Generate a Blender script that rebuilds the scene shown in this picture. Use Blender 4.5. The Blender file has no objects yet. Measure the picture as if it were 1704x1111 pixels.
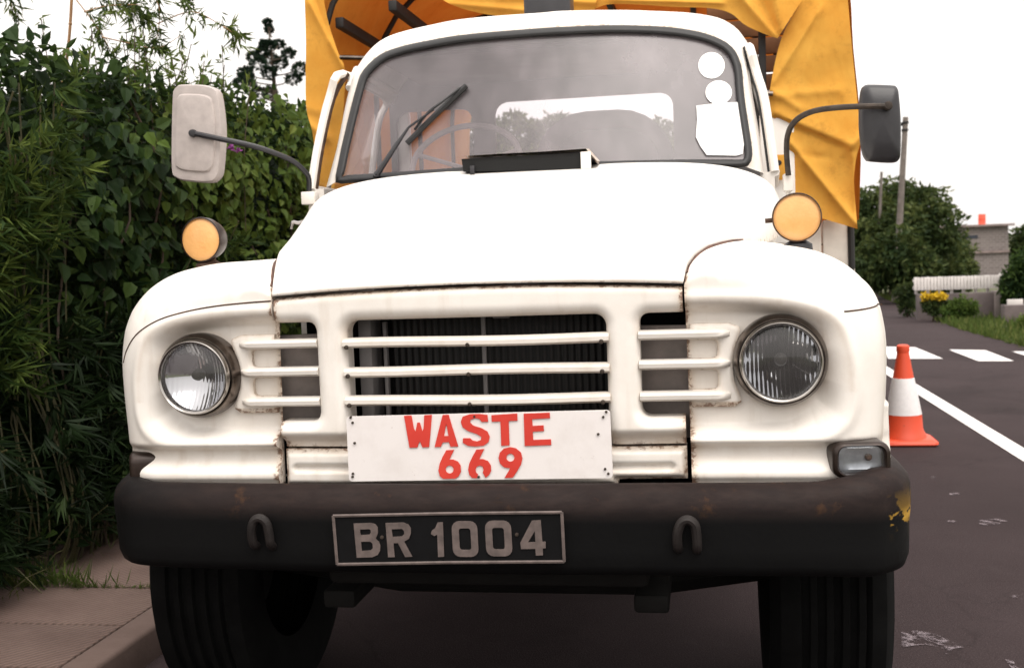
import bpy, bmesh, math, random
import numpy as np
from mathutils import Vector, Matrix, noise
random.seed(7); rng = np.random.default_rng(7)
S = bpy.context.scene; COL = S.collection

# ------------------------------------------------------------------ camera
YAW, PIT, ROL = [math.radians(a) for a in (9.790452, 4.327166, -2.157712)]
FPX = 1859.652; CAM = np.array([.571174, -2.732976, 1.42])
f_ = np.array([-math.sin(YAW)*math.cos(PIT), math.cos(YAW)*math.cos(PIT), -math.sin(PIT)])
r_ = np.array([math.cos(YAW), math.sin(YAW), 0.]); u_ = np.cross(r_, f_)
r_, u_ = math.cos(ROL)*r_+math.sin(ROL)*u_, -math.sin(ROL)*r_+math.cos(ROL)*u_
cd = bpy.data.cameras.new('camera'); cam = bpy.data.objects.new('camera', cd); COL.objects.link(cam)
cd.sensor_width = 36; cd.lens = FPX/1704*36; cd.clip_end = 3000; cd.clip_start = .05
cam.matrix_world = Matrix([[r_[i], u_[i], -f_[i], CAM[i]] for i in range(3)]+[[0, 0, 0, 1]])
cd.dof.use_dof = True; cd.dof.focus_distance = 2.9; cd.dof.aperture_fstop = 6.3
S.camera = cam

# ------------------------------------------------------------------ sky, sun, exposure
SUN_EL, SUN_AZ = math.radians(58), math.radians(30)      # azimuth: turned from straight behind the camera to its right
W = bpy.data.worlds.new('World'); S.world = W; W.use_nodes = True
wn = W.node_tree.nodes; wl = W.node_tree.links; wn.clear()
sk = wn.new('ShaderNodeTexSky'); sk.sky_type = 'NISHITA'; sk.sun_disc = False
sk.sun_elevation = SUN_EL; sk.sun_rotation = math.pi-SUN_AZ; sk.dust_density = 4; sk.air_density = 1.2
hs = wn.new('ShaderNodeHueSaturation'); hs.inputs['Saturation'].default_value = .12
tint = wn.new('ShaderNodeMix'); tint.data_type = 'RGBA'; tint.blend_type = 'MULTIPLY'; tint.inputs[0].default_value = 1
tint.inputs[7].default_value = (1, .95, .90, 1)
bg = wn.new('ShaderNodeBackground'); bg.inputs[1].default_value = .15
wo = wn.new('ShaderNodeOutputWorld')
cloud = wn.new('ShaderNodeMix'); cloud.data_type = 'RGBA'; cloud.inputs[0].default_value = .8; cloud.inputs[7].default_value = (7.5, 7.5, 7.6, 1)   # an even overcast
wl.new(sk.outputs[0], hs.inputs['Color']); wl.new(hs.outputs[0], cloud.inputs[6]); wl.new(cloud.outputs[2], tint.inputs[6]); wtc = wn.new('ShaderNodeTexCoord'); wsep = wn.new('ShaderNodeSeparateXYZ'); wmr = wn.new('ShaderNodeMapRange')      # overcast: zenith brighter than the horizon
wmr.inputs[1].default_value = 0; wmr.inputs[2].default_value = .9; wmr.inputs[3].default_value = .78; wmr.inputs[4].default_value = 1.45
grad = wn.new('ShaderNodeVectorMath'); grad.operation = 'SCALE'
wl.new(wtc.outputs['Generated'], wsep.inputs[0]); wl.new(wsep.outputs[2], wmr.inputs[0]); wl.new(tint.outputs[2], grad.inputs[0]); wl.new(wmr.outputs[0], grad.inputs['Scale']); wl.new(grad.outputs[0], bg.inputs[0]); wl.new(bg.outputs[0], wo.inputs[0])
sd = bpy.data.lights.new('sun', 'SUN'); sd.energy = 1.2; sd.angle = math.radians(40); sd.color = (1, .95, .88)
sun = bpy.data.objects.new('sun', sd); COL.objects.link(sun)
dirv = Vector((math.sin(SUN_AZ)*math.cos(SUN_EL), -math.cos(SUN_AZ)*math.cos(SUN_EL), math.sin(SUN_EL)))
sun.rotation_euler = dirv.to_track_quat('Z', 'Y').to_euler(); sun.location = dirv*30
S.view_settings.view_transform = 'Standard'; S.view_settings.look = 'None'; S.view_settings.gamma = 1
S.view_settings.exposure = .62
S.render.engine = 'CYCLES'; S.cycles.max_bounces = 8; S.cycles.transparent_max_bounces = 24

# ------------------------------------------------------------------ photo pixel -> point helpers
def ray(px, py): return f_+r_*(px-852)/FPX-u_*(py-555.5)/FPX
def at(px, py, Y): d = ray(px, py); return CAM+d*(Y-CAM[1])/d[1]
def atz(px, py, Z=0.): d = ray(px, py); return CAM+d*(Z-CAM[2])/d[2]
def atx(px, py, X): d = ray(px, py); return CAM+d*(X-CAM[0])/d[0]
def crop(pts, sc, ox, oy): return [(ox+x/sc, oy+y/sc) for x, y in pts]

# ------------------------------------------------------------------ materials
MATS = {}
class NT:
    def __init__(s, name):
        s.m = bpy.data.materials.new(name); s.m.use_nodes = True; s.t = s.m.node_tree; s.n = s.t.nodes; s.l = s.t.links
        s.b = s.n['Principled BSDF']; s.out = s.n['Material Output']
    def new(s, ty, **k):
        o = s.n.new(ty)
        for a, v in k.items(): setattr(o, a, v)
        return o
    def noise(s, scale, detail=4, rough=.55, vec=None, dist=0):
        o = s.new('ShaderNodeTexNoise'); o.inputs['Scale'].default_value = scale; o.inputs['Detail'].default_value = detail
        o.inputs['Roughness'].default_value = rough; o.inputs['Distortion'].default_value = dist
        if vec is None:
            tc = s.new('ShaderNodeTexCoord'); vec = tc.outputs['Object']
        s.l.new(vec, o.inputs['Vector']); return o.outputs[0]
    def scaled(s, sc):
        tc = s.new('ShaderNodeTexCoord'); mp = s.new('ShaderNodeMapping'); mp.inputs['Scale'].default_value = sc
        s.l.new(tc.outputs['Object'], mp.inputs['Vector']); return mp.outputs[0]
    def ramp(s, fac, stops):
        o = s.new('ShaderNodeValToRGB'); e = o.color_ramp.elements
        while len(e) < len(stops): e.new(.5)
        for k, (p, c) in enumerate(stops):
            e[k].position = p; e[k].color = (*c, 1) if len(c) == 3 else c
        s.l.new(fac, o.inputs[0]); return o.outputs[0]
    def rng(s, fac, a, b, c=0, d=1):
        o = s.new('ShaderNodeMapRange'); o.inputs[1].default_value = a; o.inputs[2].default_value = b
        o.inputs[3].default_value = c; o.inputs[4].default_value = d; s.l.new(fac, o.inputs[0]); return o.outputs[0]
    def mix(s, fac, a, b, bt='MIX'):
        o = s.new('ShaderNodeMix', data_type='RGBA', blend_type=bt)
        for sock, v in ((o.inputs[0], fac), (o.inputs[6], a), (o.inputs[7], b)):
            if isinstance(v, (int, float)): sock.default_value = v
            elif isinstance(v, tuple): sock.default_value = (*v, 1)
            else: s.l.new(v, sock)
        return o.outputs[2]
    def math(s, op, a, b=None):
        o = s.new('ShaderNodeMath', operation=op)
        for k, v in enumerate((a, b)):
            if v is None: continue
            if isinstance(v, (int, float)): o.inputs[k].default_value = v
            else: s.l.new(v, o.inputs[k])
        return o.outputs[0]
    def attr(s, name):
        o = s.new('ShaderNodeAttribute', attribute_name=name); return o.outputs['Fac']
    def bump(s, h, strength=.3, dist=.01):
        o = s.new('ShaderNodeBump'); o.inputs['Strength'].default_value = strength; o.inputs['Distance'].default_value = dist
        s.l.new(h, o.inputs['Height']); s.l.new(o.outputs[0], s.b.inputs['Normal']); return o
    def set(s, **k):
        for a, v in k.items():
            sock = s.b.inputs[a.replace('_', ' ')]
            if isinstance(v, (int, float)): sock.default_value = v
            elif isinstance(v, tuple): sock.default_value = (*v, 1)
            else: s.l.new(v, sock)
        return s

def simple(name, col, rough=.5, metal=0., var=.25, scale=8, bump=0., spec=.5):
    t = NT(name); n = t.noise(scale, 5)
    c2 = tuple(c*(1-var) for c in col); c1 = tuple(min(1, c*(1+var*.6)) for c in col)
    t.set(Base_Color=t.ramp(n, [(.3, c2), (.7, c1)]), Roughness=rough, Metallic=metal)
    t.b.inputs['Specular IOR Level'].default_value = spec
    if bump: t.bump(t.noise(scale*6, 3), bump, .004)
    MATS[name] = t.m; return t.m

def mk_paint(name, col=(.80, .76, .71), grime=.5):
    t = NT(name)
    n1 = t.noise(5, 6, .65); n2 = t.noise(60, 5, .7); n3 = t.noise(13, 5, .65, dist=.4); n4 = t.noise(140, 2, .5)
    streak = t.noise(9, 5, .6, t.scaled((2.2, 2.2, .35)))
    base = t.mix(t.rng(n1, .45, .8, 0, .30*grime), col, (.50, .42, .34))
    base = t.mix(t.rng(streak, .54, .80, 0, .34*grime), base, (.46, .36, .27))
    rust = t.attr('rust')
    g = t.math('MULTIPLY', rust, t.rng(n3, .25, .62, .12, 1.0))
    base = t.mix(t.rng(g, .03, .5, 0, .55), base, (.46, .33, .21))
    h = t.math('MULTIPLY', rust, t.rng(n2, .36, .62, 0, 1.3))
    base = t.mix(t.rng(h, .38, .75, 0, .85), base, (.15, .070, .036))
    chip = t.math('MULTIPLY', t.rng(n2, .715, .75), t.rng(n3, .52, .60))
    base = t.mix(t.math('MULTIPLY', chip, .8*grime+.1), base, (.24, .10, .045))
    t.set(Base_Color=base, Roughness=t.rng(n2, .3, .7, .3, .52))
    t.b.inputs['Specular IOR Level'].default_value = .45
    dent = t.noise(4.5, 2, .4); mixh = t.math('ADD', t.math('MULTIPLY', dent, .6), t.math('MULTIPLY', n4, .025))
    t.bump(mixh, .85, .006)
    MATS[name] = t.m; return t.m
mk_paint('white_paint', grime=1.05); mk_paint('clean_paint', (.82, .79, .75), .25); mk_paint('slat_paint', (.74, .70, .65), .9)
simple('black_rubber', (.012, .012, .013), .55, var=.3, scale=20, bump=.1)
simple('tyre_rubber', (.0035, .0035, .0035), .9, var=.4, scale=14, bump=.2, spec=.1)
simple('dark_iron', (.02, .018, .017), .6, .3, scale=12, bump=.2)
simple('rusty_iron', (.07, .035, .02), .8, .2, .6, 22, .3)
simple('arm_metal', (.05, .038, .03), .55, .5, .5, 40, .2)
simple('hook_iron', (.017, .013, .012), .6, .3, .5, 30, .2)
simple('seal_brown', (.10, .045, .03), .8, 0, .5, 30)
simple('wing_grey', (.24, .205, .19), .7, 0, .35, 12)
simple('lamp_bezel', (.030, .019, .015), .35, .4, .4, 30)
simple('lamp_silver', (.42, .45, .49), .3, .8, .25, 30)
simple('under_iron', (.006, .0055, .005), .8, .0, .4, 12, .2, .2)
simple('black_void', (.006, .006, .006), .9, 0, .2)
simple('chrome', (.36, .34, .32), .18, 1., .25, 14)
simple('dull_chrome', (.15, .125, .11), .25, 1., .5, 25)
simple('silver_reflector', (.75, .76, .78), .08, 1., .08, 5)
simple('grey_plastic', (.42, .37, .35), .55, 0, .12, 30, .12)
simple('black_plastic', (.022, .021, .024), .42, 0, .25, 16, .08)
simple('cab_grey', (.16, .15, .15), .7, 0, .2, 6)
simple('seat_vinyl', (.05, .045, .047), .55, 0, .3, 6)
simple('letter_grey', (.115, .088, .08), .7, 0, .35, 40)
simple('plate_black', (.0035, .0035, .004), .6, 0, .3, 20, 0, .15)
simple('paper_white', (.88, .87, .86), .8, 0, .04, 5)
simple('screw_dark', (.06, .045, .035), .6, .5, .5, 50)
simple('board_white', (.66, .60, .53), .65, 0, .25, 7, .1)
simple('cone_white', (.72, .70, .70), .5, 0, .06, 40)
simple('pole_wood', (.16, .135, .12), .9, 0, .35, 6, .3)
simple('bark', (.07, .05, .035), .9, 0, .4, 9, .4)
simple('cane', (.30, .16, .07), .6, 0, .35, 14)
simple('green_cane', (.06, .055, .02), .6, 0, .4, 10)
simple('drum_red', (.80, .11, .06), .5, 0, .2, 2)
simple('window_dark', (.03, .035, .05), .2, 0, .2)
simple('wall_concrete', (.115, .092, .09), .9, 0, .45, 2.2, .3)
simple('pier_concrete', (.22, .185, .175), .9, 0, .3, 3, .3)
simple('fence_white', (.62, .58, .56), .7, 0, .2, 3)
simple('roof_slab', (.22, .17, .16), .9, 0, .3, 3)
simple('car_white', (.6, .6, .62), .3, 0, .1, 3)
simple('board_brown', (.20, .09, .035), .8, 0, .35, 9)

def mk_red():
    t = NT('sign_red'); n = t.noise(60, 5, .7); n2 = t.noise(9, 3)
    c = t.ramp(n2, [(.35, (.54, .032, .02)), (.7, (.63, .05, .03))])
    c = t.mix(t.rng(n, .68, .74, 0, .8), c, (.75, .66, .60)); t.set(Base_Color=c, Roughness=.5); MATS['sign_red'] = t.m
    t = NT('cone_red'); n = t.noise(26, 5, .7); c = t.mix(t.rng(n, .62, .75, 0, .6), (.62, .065, .022), (.24, .04, .02))
    t.set(Base_Color=c, Roughness=.5); MATS['cone_red'] = t.m
mk_red()
def mk_sign():
    t = NT('sign_board'); n = t.noise(7, 6, .7); n2 = t.noise(45, 4, .7)
    c = t.mix(t.rng(n, .5, .85, 0, .35), (.74, .70, .685), (.42, .36, .32)); c = t.mix(t.rng(n2, .68, .78, 0, .55), c, (.25, .17, .12))
    t.set(Base_Color=c, Roughness=.5); MATS['sign_board'] = t.m
mk_sign()
def mk_bumper():
    t = NT('bumper_black'); n = t.noise(9, 6, .7); n2 = t.noise(30, 5, .7, t.scaled((.35, 1, 1.2)))
    c = t.mix(t.rng(n2, .42, .75, 0, .75), (.017, .0115, .0108), (.034, .0225, .0195))
    c = t.mix(t.rng(n, .60, .74, 0, .8), c, (.085, .042, .020))
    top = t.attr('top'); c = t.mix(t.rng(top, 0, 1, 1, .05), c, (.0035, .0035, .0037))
    sc = t.math('MULTIPLY', t.attr('scratch'), t.rng(t.noise(20, 3, .6, t.scaled((.8, .8, 1.5))), .53, .57))
    c = t.mix(sc, c, (.50, .29, .045))
    t.set(Base_Color=c, Roughness=t.rng(n, .3, .7, .55, .8)); t.b.inputs['Specular IOR Level'].default_value = .12; t.bump(t.math('ADD', n, t.noise(70, 3)), .1, .004); MATS['bumper_black'] = t.m
mk_bumper()
def mk_glass(name, tint, dust_veil, dcol=(.6, .57, .56), ior=1.5, refl=.9, rough=.02):
    t = NT(name); t.n.remove(t.b)
    tr = t.new('ShaderNodeBsdfTransparent'); tr.inputs[0].default_value = (*tint, 1)
    gl = t.new('ShaderNodeBsdfGlossy'); gl.inputs['Roughness'].default_value = rough
    df = t.new('ShaderNodeBsdfDiffuse'); df.inputs[0].default_value = (*dcol, 1)
    lw = t.new('ShaderNodeLayerWeight'); lw.inputs[0].default_value = .5; fz = t.math('ADD', t.math('MULTIPLY', t.math('POWER', lw.outputs['Facing'], 5.), .9), .045)
    m1 = t.new('ShaderNodeMixShader'); m2 = t.new('ShaderNodeMixShader')
    n = t.noise(3.5, 6, .6, t.scaled((1.6, 1.6, .6)))
    tc = t.new('ShaderNodeTexCoord'); dn = t.new('ShaderNodeVectorMath', operation='DISTANCE'); t.l.new(tc.outputs['Object'], dn.inputs[0]); dn.inputs[1].default_value = (-.62, 1.2, 1.69)
    sm = t.noise(14, 4, .6); sweep = t.rng(t.math('ADD', dn.outputs['Value'], t.math('MULTIPLY', sm, .05)), .66, .70, .82, 1.12)      # the wiper's cleaner sweep
    t.l.new(t.math('MULTIPLY', sweep, t.rng(n, .3, .75, dust_veil*.5, dust_veil*1.45)), m1.inputs[0])  # diffuse film is dust plus a painted veil of sky reflection
    t.l.new(tr.outputs[0], m1.inputs[1]); t.l.new(df.outputs[0], m1.inputs[2])
    t.l.new(t.math('MULTIPLY', fz, refl), m2.inputs[0]); t.l.new(m1.outputs[0], m2.inputs[1]); t.l.new(gl.outputs[0], m2.inputs[2])
    t.l.new(m2.outputs[0], t.out.inputs[0]); MATS[name] = t.m; return t
mk_glass('glass', (.70, .68, .71), .20, (.50, .435, .465), refl=1.35, rough=.36)
mk_glass('clear_glass', (.9, .9, .9), .03)
def mk_lens():
    t = mk_glass('lens_glass', (.80, .80, .80), .05)
    w = t.new('ShaderNodeTexWave', wave_type='BANDS', bands_direction='X'); w.inputs['Scale'].default_value = 34; w.inputs['Distortion'].default_value = .4
    tc = t.new('ShaderNodeTexCoord'); t.l.new(tc.outputs['Object'], w.inputs[0])
    t2 = NT('fluted_reflector')
    w = t2.new('ShaderNodeTexWave', wave_type='BANDS', bands_direction='X'); w.inputs['Scale'].default_value = 30; w.inputs['Distortion'].default_value = .3
    w2 = t2.new('ShaderNodeTexWave', wave_type='BANDS', bands_direction='Z'); w2.inputs['Scale'].default_value = 7
    tc = t2.new('ShaderNodeTexCoord'); t2.l.new(tc.outputs['Object'], w.inputs[0]); t2.l.new(tc.outputs['Object'], w2.inputs[0])
    h = t2.math('ADD', w.outputs[1], t2.math('MULTIPLY', w2.outputs[1], 1.2))
    t2.set(Base_Color=(.70, .71, .74), Metallic=1., Roughness=.05); t2.bump(h, .12, .004); MATS['fluted_reflector'] = t2.m
mk_lens()
def mk_amber():
    t = NT('amber_lens'); n = t.noise(14, 5, .6); w = t.noise(120, 2)
    c = t.ramp(n, [(.3, (.70, .35, .12)), (.7, (.80, .44, .17))])
    t.set(Base_Color=c, Roughness=.2)
    t.bump(w, .25, .003); MATS['amber_lens'] = t.m
mk_amber()
def mk_canvas():
    t = NT('yellow_canvas'); n = t.noise(3.2, 6, .65); n2 = t.noise(11, 6, .75); n3 = t.noise(420, 2)
    c = t.ramp(n, [(.3, (.68, .31, .05)), (.68, (.78, .43, .085))])
    c = t.mix(t.rng(n2, .56, .80, 0, .55), c, (.28, .13, .03))
    tr = t.new('ShaderNodeBsdfTranslucent'); df = t.new('ShaderNodeBsdfDiffuse'); mx = t.new('ShaderNodeMixShader'); mx.inputs[0].default_value = .20
    t.l.new(c, df.inputs[0]); t.l.new(t.mix(.95, c, (.44, .070, .009)), tr.inputs[0])
    b = t.new('ShaderNodeBump'); b.inputs['Strength'].default_value = .25; b.inputs['Distance'].default_value = .012
    t.l.new(t.math('ADD', t.math('ADD', t.noise(5, 2), t.math('MULTIPLY', t.noise(16, 3, .6, t.scaled((1, 1, .45)), 1.5), .55)), t.math('MULTIPLY', n3, .06)), b.inputs['Height'])
    t.l.new(b.outputs[0], df.inputs['Normal'])
    t.l.new(df.outputs[0], mx.inputs[1]); t.l.new(tr.outputs[0], mx.inputs[2]); t.l.new(mx.outputs[0], t.out.inputs[0]); t.n.remove(t.b)
    MATS['yellow_canvas'] = t.m
mk_canvas()
def mk_leaf(name, dark, mid, light, trans=.3):
    t = NT(name); a = t.attr('tone')
    c = t.ramp(a, [(.0, dark), (.55, mid), (1., light)])
    df = t.b; t.set(Base_Color=c, Roughness=.55); t.b.inputs['Specular IOR Level'].default_value = .12
    tr = t.new('ShaderNodeBsdfTranslucent'); mx = t.new('ShaderNodeMixShader'); mx.inputs[0].default_value = trans
    t.l.new(t.mix(.5, c, light), tr.inputs[0]); t.l.new(df.outputs[0], mx.inputs[1]); t.l.new(tr.outputs[0], mx.inputs[2]); t.l.new(mx.outputs[0], t.out.inputs[0])
    MATS[name] = t.m
mk_leaf('vine_leaf', (.006, .014, .005), (.014, .032, .010), (.06, .10, .022))
mk_leaf('bamboo_leaf', (.008, .018, .005), (.026, .052, .012), (.15, .20, .045))
mk_leaf('shaded_bamboo_leaf', (.005, .011, .004), (.013, .026, .008), (.05, .075, .02), .15)  # bamboo leaf darkened for low plants, their shade painted into the colour
mk_leaf('light_leaf', (.03, .06, .012), (.075, .12, .022), (.16, .21, .05))
mk_leaf('pine_leaf', (.008, .018, .012), (.014, .028, .018), (.025, .045, .022), .1)
mk_leaf('bush_leaf', (.012, .025, .009), (.032, .053, .016), (.11, .13, .04))
mk_leaf('grass_leaf', (.03, .055, .012), (.07, .11, .022), (.17, .18, .06))
mk_leaf('yellow_petal', (.35, .22, .01), (.55, .36, .015), (.7, .5, .05))
mk_leaf('purple_petal', (.25, .06, .25), (.38, .10, .40), (.5, .2, .5))
def mk_ground():
    t = NT('asphalt'); n = t.noise(1.1, 5, .6); n2 = t.noise(160, 3, .7); n3 = t.noise(30, 4, .7)
    c = t.ramp(n, [(.3, (.028, .0195, .0205)), (.7, (.040, .0285, .030))])
    c = t.mix(t.rng(n2, .50, .70, 0, .7), c, (.075, .057, .058)); c = t.mix(t.rng(t.noise(70, 4, .7), .60, .70, 0, .6), c, (.014, .010, .0105)); c = t.mix(t.rng(n3, .62, .75, 0, .35), c, (.018, .013, .0135))
    big = t.noise(.45, 5, .6, dist=1.2); c = t.mix(t.rng(big, .52, .66, 0, .55), c, (.020, .0145, .015)); c = t.mix(t.rng(t.noise(2.6, 6, .7), .60, .74, 0, .5), c, (.055, .043, .043))
    vo = t.new('ShaderNodeTexVoronoi', feature='DISTANCE_TO_EDGE'); vo.inputs['Scale'].default_value = .55
    wv = t.new('ShaderNodeVectorMath', operation='ADD'); tcv = t.new('ShaderNodeTexCoord'); nv = t.new('ShaderNodeTexNoise'); nv.inputs['Scale'].default_value = 2.2; nv.inputs['Detail'].default_value = 5; t.l.new(tcv.outputs['Object'], wv.inputs[0]); t.l.new(tcv.outputs['Object'], nv.inputs[0]); t.l.new(nv.outputs[1], wv.inputs[1]); t.l.new(wv.outputs[0], vo.inputs[0])
    c = t.mix(t.math('MULTIPLY', t.rng(vo.outputs['Distance'], .004, .010, 1, 0), t.rng(big, .42, .50, .0, .28)), c, (.012, .009, .009))
    t.set(Base_Color=c, Roughness=.95); t.b.inputs['Specular IOR Level'].default_value = .12; t.bump(n2, .5, .006); MATS['asphalt'] = t.m
    t = NT('paving'); n = t.noise(3, 6, .65); n2 = t.noise(40, 4, .7)
    tc = t.new('ShaderNodeTexCoord'); mp = t.new('ShaderNodeMapping'); mp.inputs['Rotation'].default_value = (0, 0, math.radians(38)); t.l.new(tc.outputs['Object'], mp.inputs[0])
    w = t.new('ShaderNodeTexWave', wave_type='BANDS', bands_direction='X'); w.inputs['Scale'].default_value = 13; w.inputs['Distortion'].default_value = .6; w.inputs['Detail'].default_value = 2
    t.l.new(mp.outputs[0], w.inputs[0])
    c = t.ramp(n, [(.3, (.118, .074, .062)), (.7, (.180, .122, .102))]); c = t.mix(t.rng(n2, .6, .75, 0, .5), c, (.07, .052, .042))
    c = t.mix(t.rng(w.outputs[1], .0, .6, .55, 0), c, (.045, .03, .024))
    t.set(Base_Color=c, Roughness=.9); t.bump(t.math('ADD', w.outputs[1], n2), .8, .008); MATS['paving'] = t.m
    t = NT('kerbstone'); n = t.noise(4, 6, .65); n2 = t.noise(50, 4, .7)
    c = t.ramp(n, [(.3, (.10, .066, .055)), (.7, (.15, .103, .088))]); t.set(Base_Color=c, Roughness=.9); t.bump(n2, .5, .004); MATS['kerbstone'] = t.m
    t = NT('soil'); n = t.noise(.8, 6, .65); n2 = t.noise(14, 5, .7)
    c = t.ramp(n, [(.3, (.045, .05, .018)), (.7, (.075, .085, .028))]); c = t.mix(t.rng(n2, .55, .75, 0, .5), c, (.09, .065, .035))
    t.set(Base_Color=c, Roughness=.95); t.bump(n2, .6, .03); MATS['soil'] = t.m
    t = NT('road_paint'); n = t.noise(34, 5, .75); n2 = t.noise(3, 3)
    c = t.mix(t.rng(n, .54, .70, 0, .7), (.72, .69, .68), (.10, .085, .085)); t.set(Base_Color=c, Roughness=.85); t.b.inputs['Specular IOR Level'].default_value = .15; MATS['road_paint'] = t.m
    t = NT('splash'); n = t.noise(40, 5, .75)
    c = t.mix(t.rng(n, .38, .60, 0, 1), (.21, .18, .19), (.04, .03, .031)); t.set(Base_Color=(.22, .185, .20), Roughness=.9); t.b.inputs['Specular IOR Level'].default_value = .1
    tr = t.new('ShaderNodeBsdfTransparent'); mx = t.new('ShaderNodeMixShader'); t.l.new(t.rng(t.noise(22, 5, .75), .47, .60, 0, .85), mx.inputs[0]); t.l.new(tr.outputs[0], mx.inputs[1]); t.l.new(t.b.outputs[0], mx.inputs[2]); t.l.new(mx.outputs[0], t.out.inputs[0]); MATS['splash'] = t.m
    t = NT('masonry'); tc = t.new('ShaderNodeTexCoord'); br = t.new('ShaderNodeTexBrick'); br.inputs['Scale'].default_value = 1
    mp = t.new('ShaderNodeMapping'); mp.inputs['Rotation'].default_value = (math.pi/2, 0, 0); t.l.new(tc.outputs['Object'], mp.inputs[0]); t.l.new(mp.outputs[0], br.inputs[0])
    br.inputs['Brick Width'].default_value = .30; br.inputs['Row Height'].default_value = .13; br.inputs['Mortar Size'].default_value = .012
    br.inputs['Color1'].default_value = (.17, .145, .138, 1); br.inputs['Color2'].default_value = (.115, .098, .094, 1); br.inputs['Mortar'].default_value = (.26, .225, .215, 1)
    n = t.noise(1.5, 5); c = t.mix(t.rng(n, .4, .7, 0, .5), br.outputs[0], (.22, .19, .18)); t.set(Base_Color=c, Roughness=.95); MATS['masonry'] = t.m
    t = NT('radiator'); w = t.new('ShaderNodeTexWave', wave_type='BANDS', bands_direction='X'); w.inputs['Scale'].default_value = 17
    tc = t.new('ShaderNodeTexCoord'); t.l.new(tc.outputs['Object'], w.inputs[0])
    t.set(Base_Color=t.ramp(w.outputs[1], [(.45, (.003, .003, .003)), (.9, (.012, .0105, .0105))]), Roughness=.6, Metallic=.3); t.bump(w.outputs[1], .6, .006); MATS['radiator'] = t.m
mk_ground()

# ------------------------------------------------------------------ object helpers
def link(name, me, mat=None, parent=None, smooth=True):
    o = bpy.data.objects.new(name, me); COL.objects.link(o)
    if mat is not None:
        for m in ([mat] if isinstance(mat, str) else mat): me.materials.append(MATS[m])
    if smooth and len(me.polygons): me.polygons.foreach_set('use_smooth', [True]*len(me.polygons))
    if parent is not None:
        o.parent = parent
        if parent.type == 'EMPTY': o.matrix_parent_inverse = Matrix.Translation(-parent.location)
    return o
def mesh(name, vs, fs, mat=None, parent=None, smooth=True, attrs=None, sharp=None):
    me = bpy.data.meshes.new(name); me.from_pydata([tuple(map(float, v)) for v in vs], [], [tuple(map(int, f)) for f in fs]); me.update()
    for k, a in (attrs or {}).items(): me.attributes.new(k, 'FLOAT', 'POINT').data.foreach_set('value', np.asarray(a, dtype=np.float32))
    o = link(name, me, mat, parent, smooth)
    if sharp is not None: autosharp(me, sharp)
    return o
def autosharp(me, deg=35):
    bm = bmesh.new(); bm.from_mesh(me); c = math.radians(deg)
    for e in bm.edges:
        if len(e.link_faces) == 2 and e.calc_face_angle(0) > c: e.smooth = False
    bm.to_mesh(me); bm.free()
def bmobj(name, bm, mat=None, parent=None, smooth=True, sharp=35):
    bmesh.ops.recalc_face_normals(bm, faces=bm.faces)
    me = bpy.data.meshes.new(name); bm.to_mesh(me); bm.free(); o = link(name, me, mat, parent, smooth)
    if smooth and sharp: autosharp(me, sharp)
    return o
def tag(o, label=None, cat=None, group=None, kind=None):
    for k, v in (('label', label), ('category', cat), ('group', group), ('kind', kind)):
        if v: o[k] = v
    return o
def empty(name, loc, label, cat, group=None):
    o = bpy.data.objects.new(name, None); COL.objects.link(o); o.location = loc; return tag(o, label, cat, group)
def add_box(bm, lo, hi, bev=0., seg=2, rot=None, mi=0):
    lo = Vector(lo); hi = Vector(hi); c = (lo+hi)/2; s = hi-lo
    M = Matrix.Translation(c) @ (rot.to_4x4() if rot is not None else Matrix.Identity(4)) @ Matrix.Diagonal((s.x, s.y, s.z, 1))
    b2 = bmesh.new(); bmesh.ops.create_cube(b2, size=1, matrix=M)
    if bev: bmesh.ops.bevel(b2, geom=b2.edges[:], offset=bev, segments=seg, affect='EDGES', profile=.5)
    for f in b2.faces: f.material_index = mi
    me = bpy.data.meshes.new('t'); b2.to_mesh(me); b2.free(); bm.from_mesh(me); bpy.data.meshes.remove(me)
def smoothpath(pts, n=6):
    P = [np.array(p, float) for p in pts]
    if len(P) < 3: return P
    out = []
    for i in range(len(P)-1):
        p0 = P[max(i-1, 0)]; p1 = P[i]; p2 = P[i+1]; p3 = P[min(i+2, len(P)-1)]
        for k in range(n):
            t = k/n; out.append(.5*(2*p1+(p2-p0)*t+(2*p0-5*p1+4*p2-p3)*t*t+(3*p1-p0-3*p2+p3)*t**3))
    out.append(P[-1]); return out
def add_tube(bm, pts, rad, n=10, cap=True, mi=0):
    P = [Vector(p) for p in pts]; R = rad if hasattr(rad, '__len__') else [rad]*len(P)
    rings = []; up = None
    for i, p in enumerate(P):
        d = (P[min(i+1, len(P)-1)]-P[max(i-1, 0)]).normalized()
        if up is None: up = d.orthogonal().normalized()
        up = (up-d*up.dot(d)).normalized(); sd_ = d.cross(up)
        rings.append([bm.verts.new(p+(up*math.cos(2*math.pi*k/n)+sd_*math.sin(2*math.pi*k/n))*R[i]) for k in range(n)])
    for a, b in zip(rings, rings[1:]):
        for k in range(n): bm.faces.new((a[k], a[(k+1) % n], b[(k+1) % n], b[k])).material_index = mi
    if cap: bm.faces.new(rings[0][::-1]).material_index = mi; bm.faces.new(rings[-1]).material_index = mi
def tube(name, pts, rad, mat, parent=None, n=10, sm=0):
    bm = bmesh.new(); pts = smoothpath(pts, sm) if sm else pts; add_tube(bm, pts, rad, n); return bmobj(name, bm, mat, parent)
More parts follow.
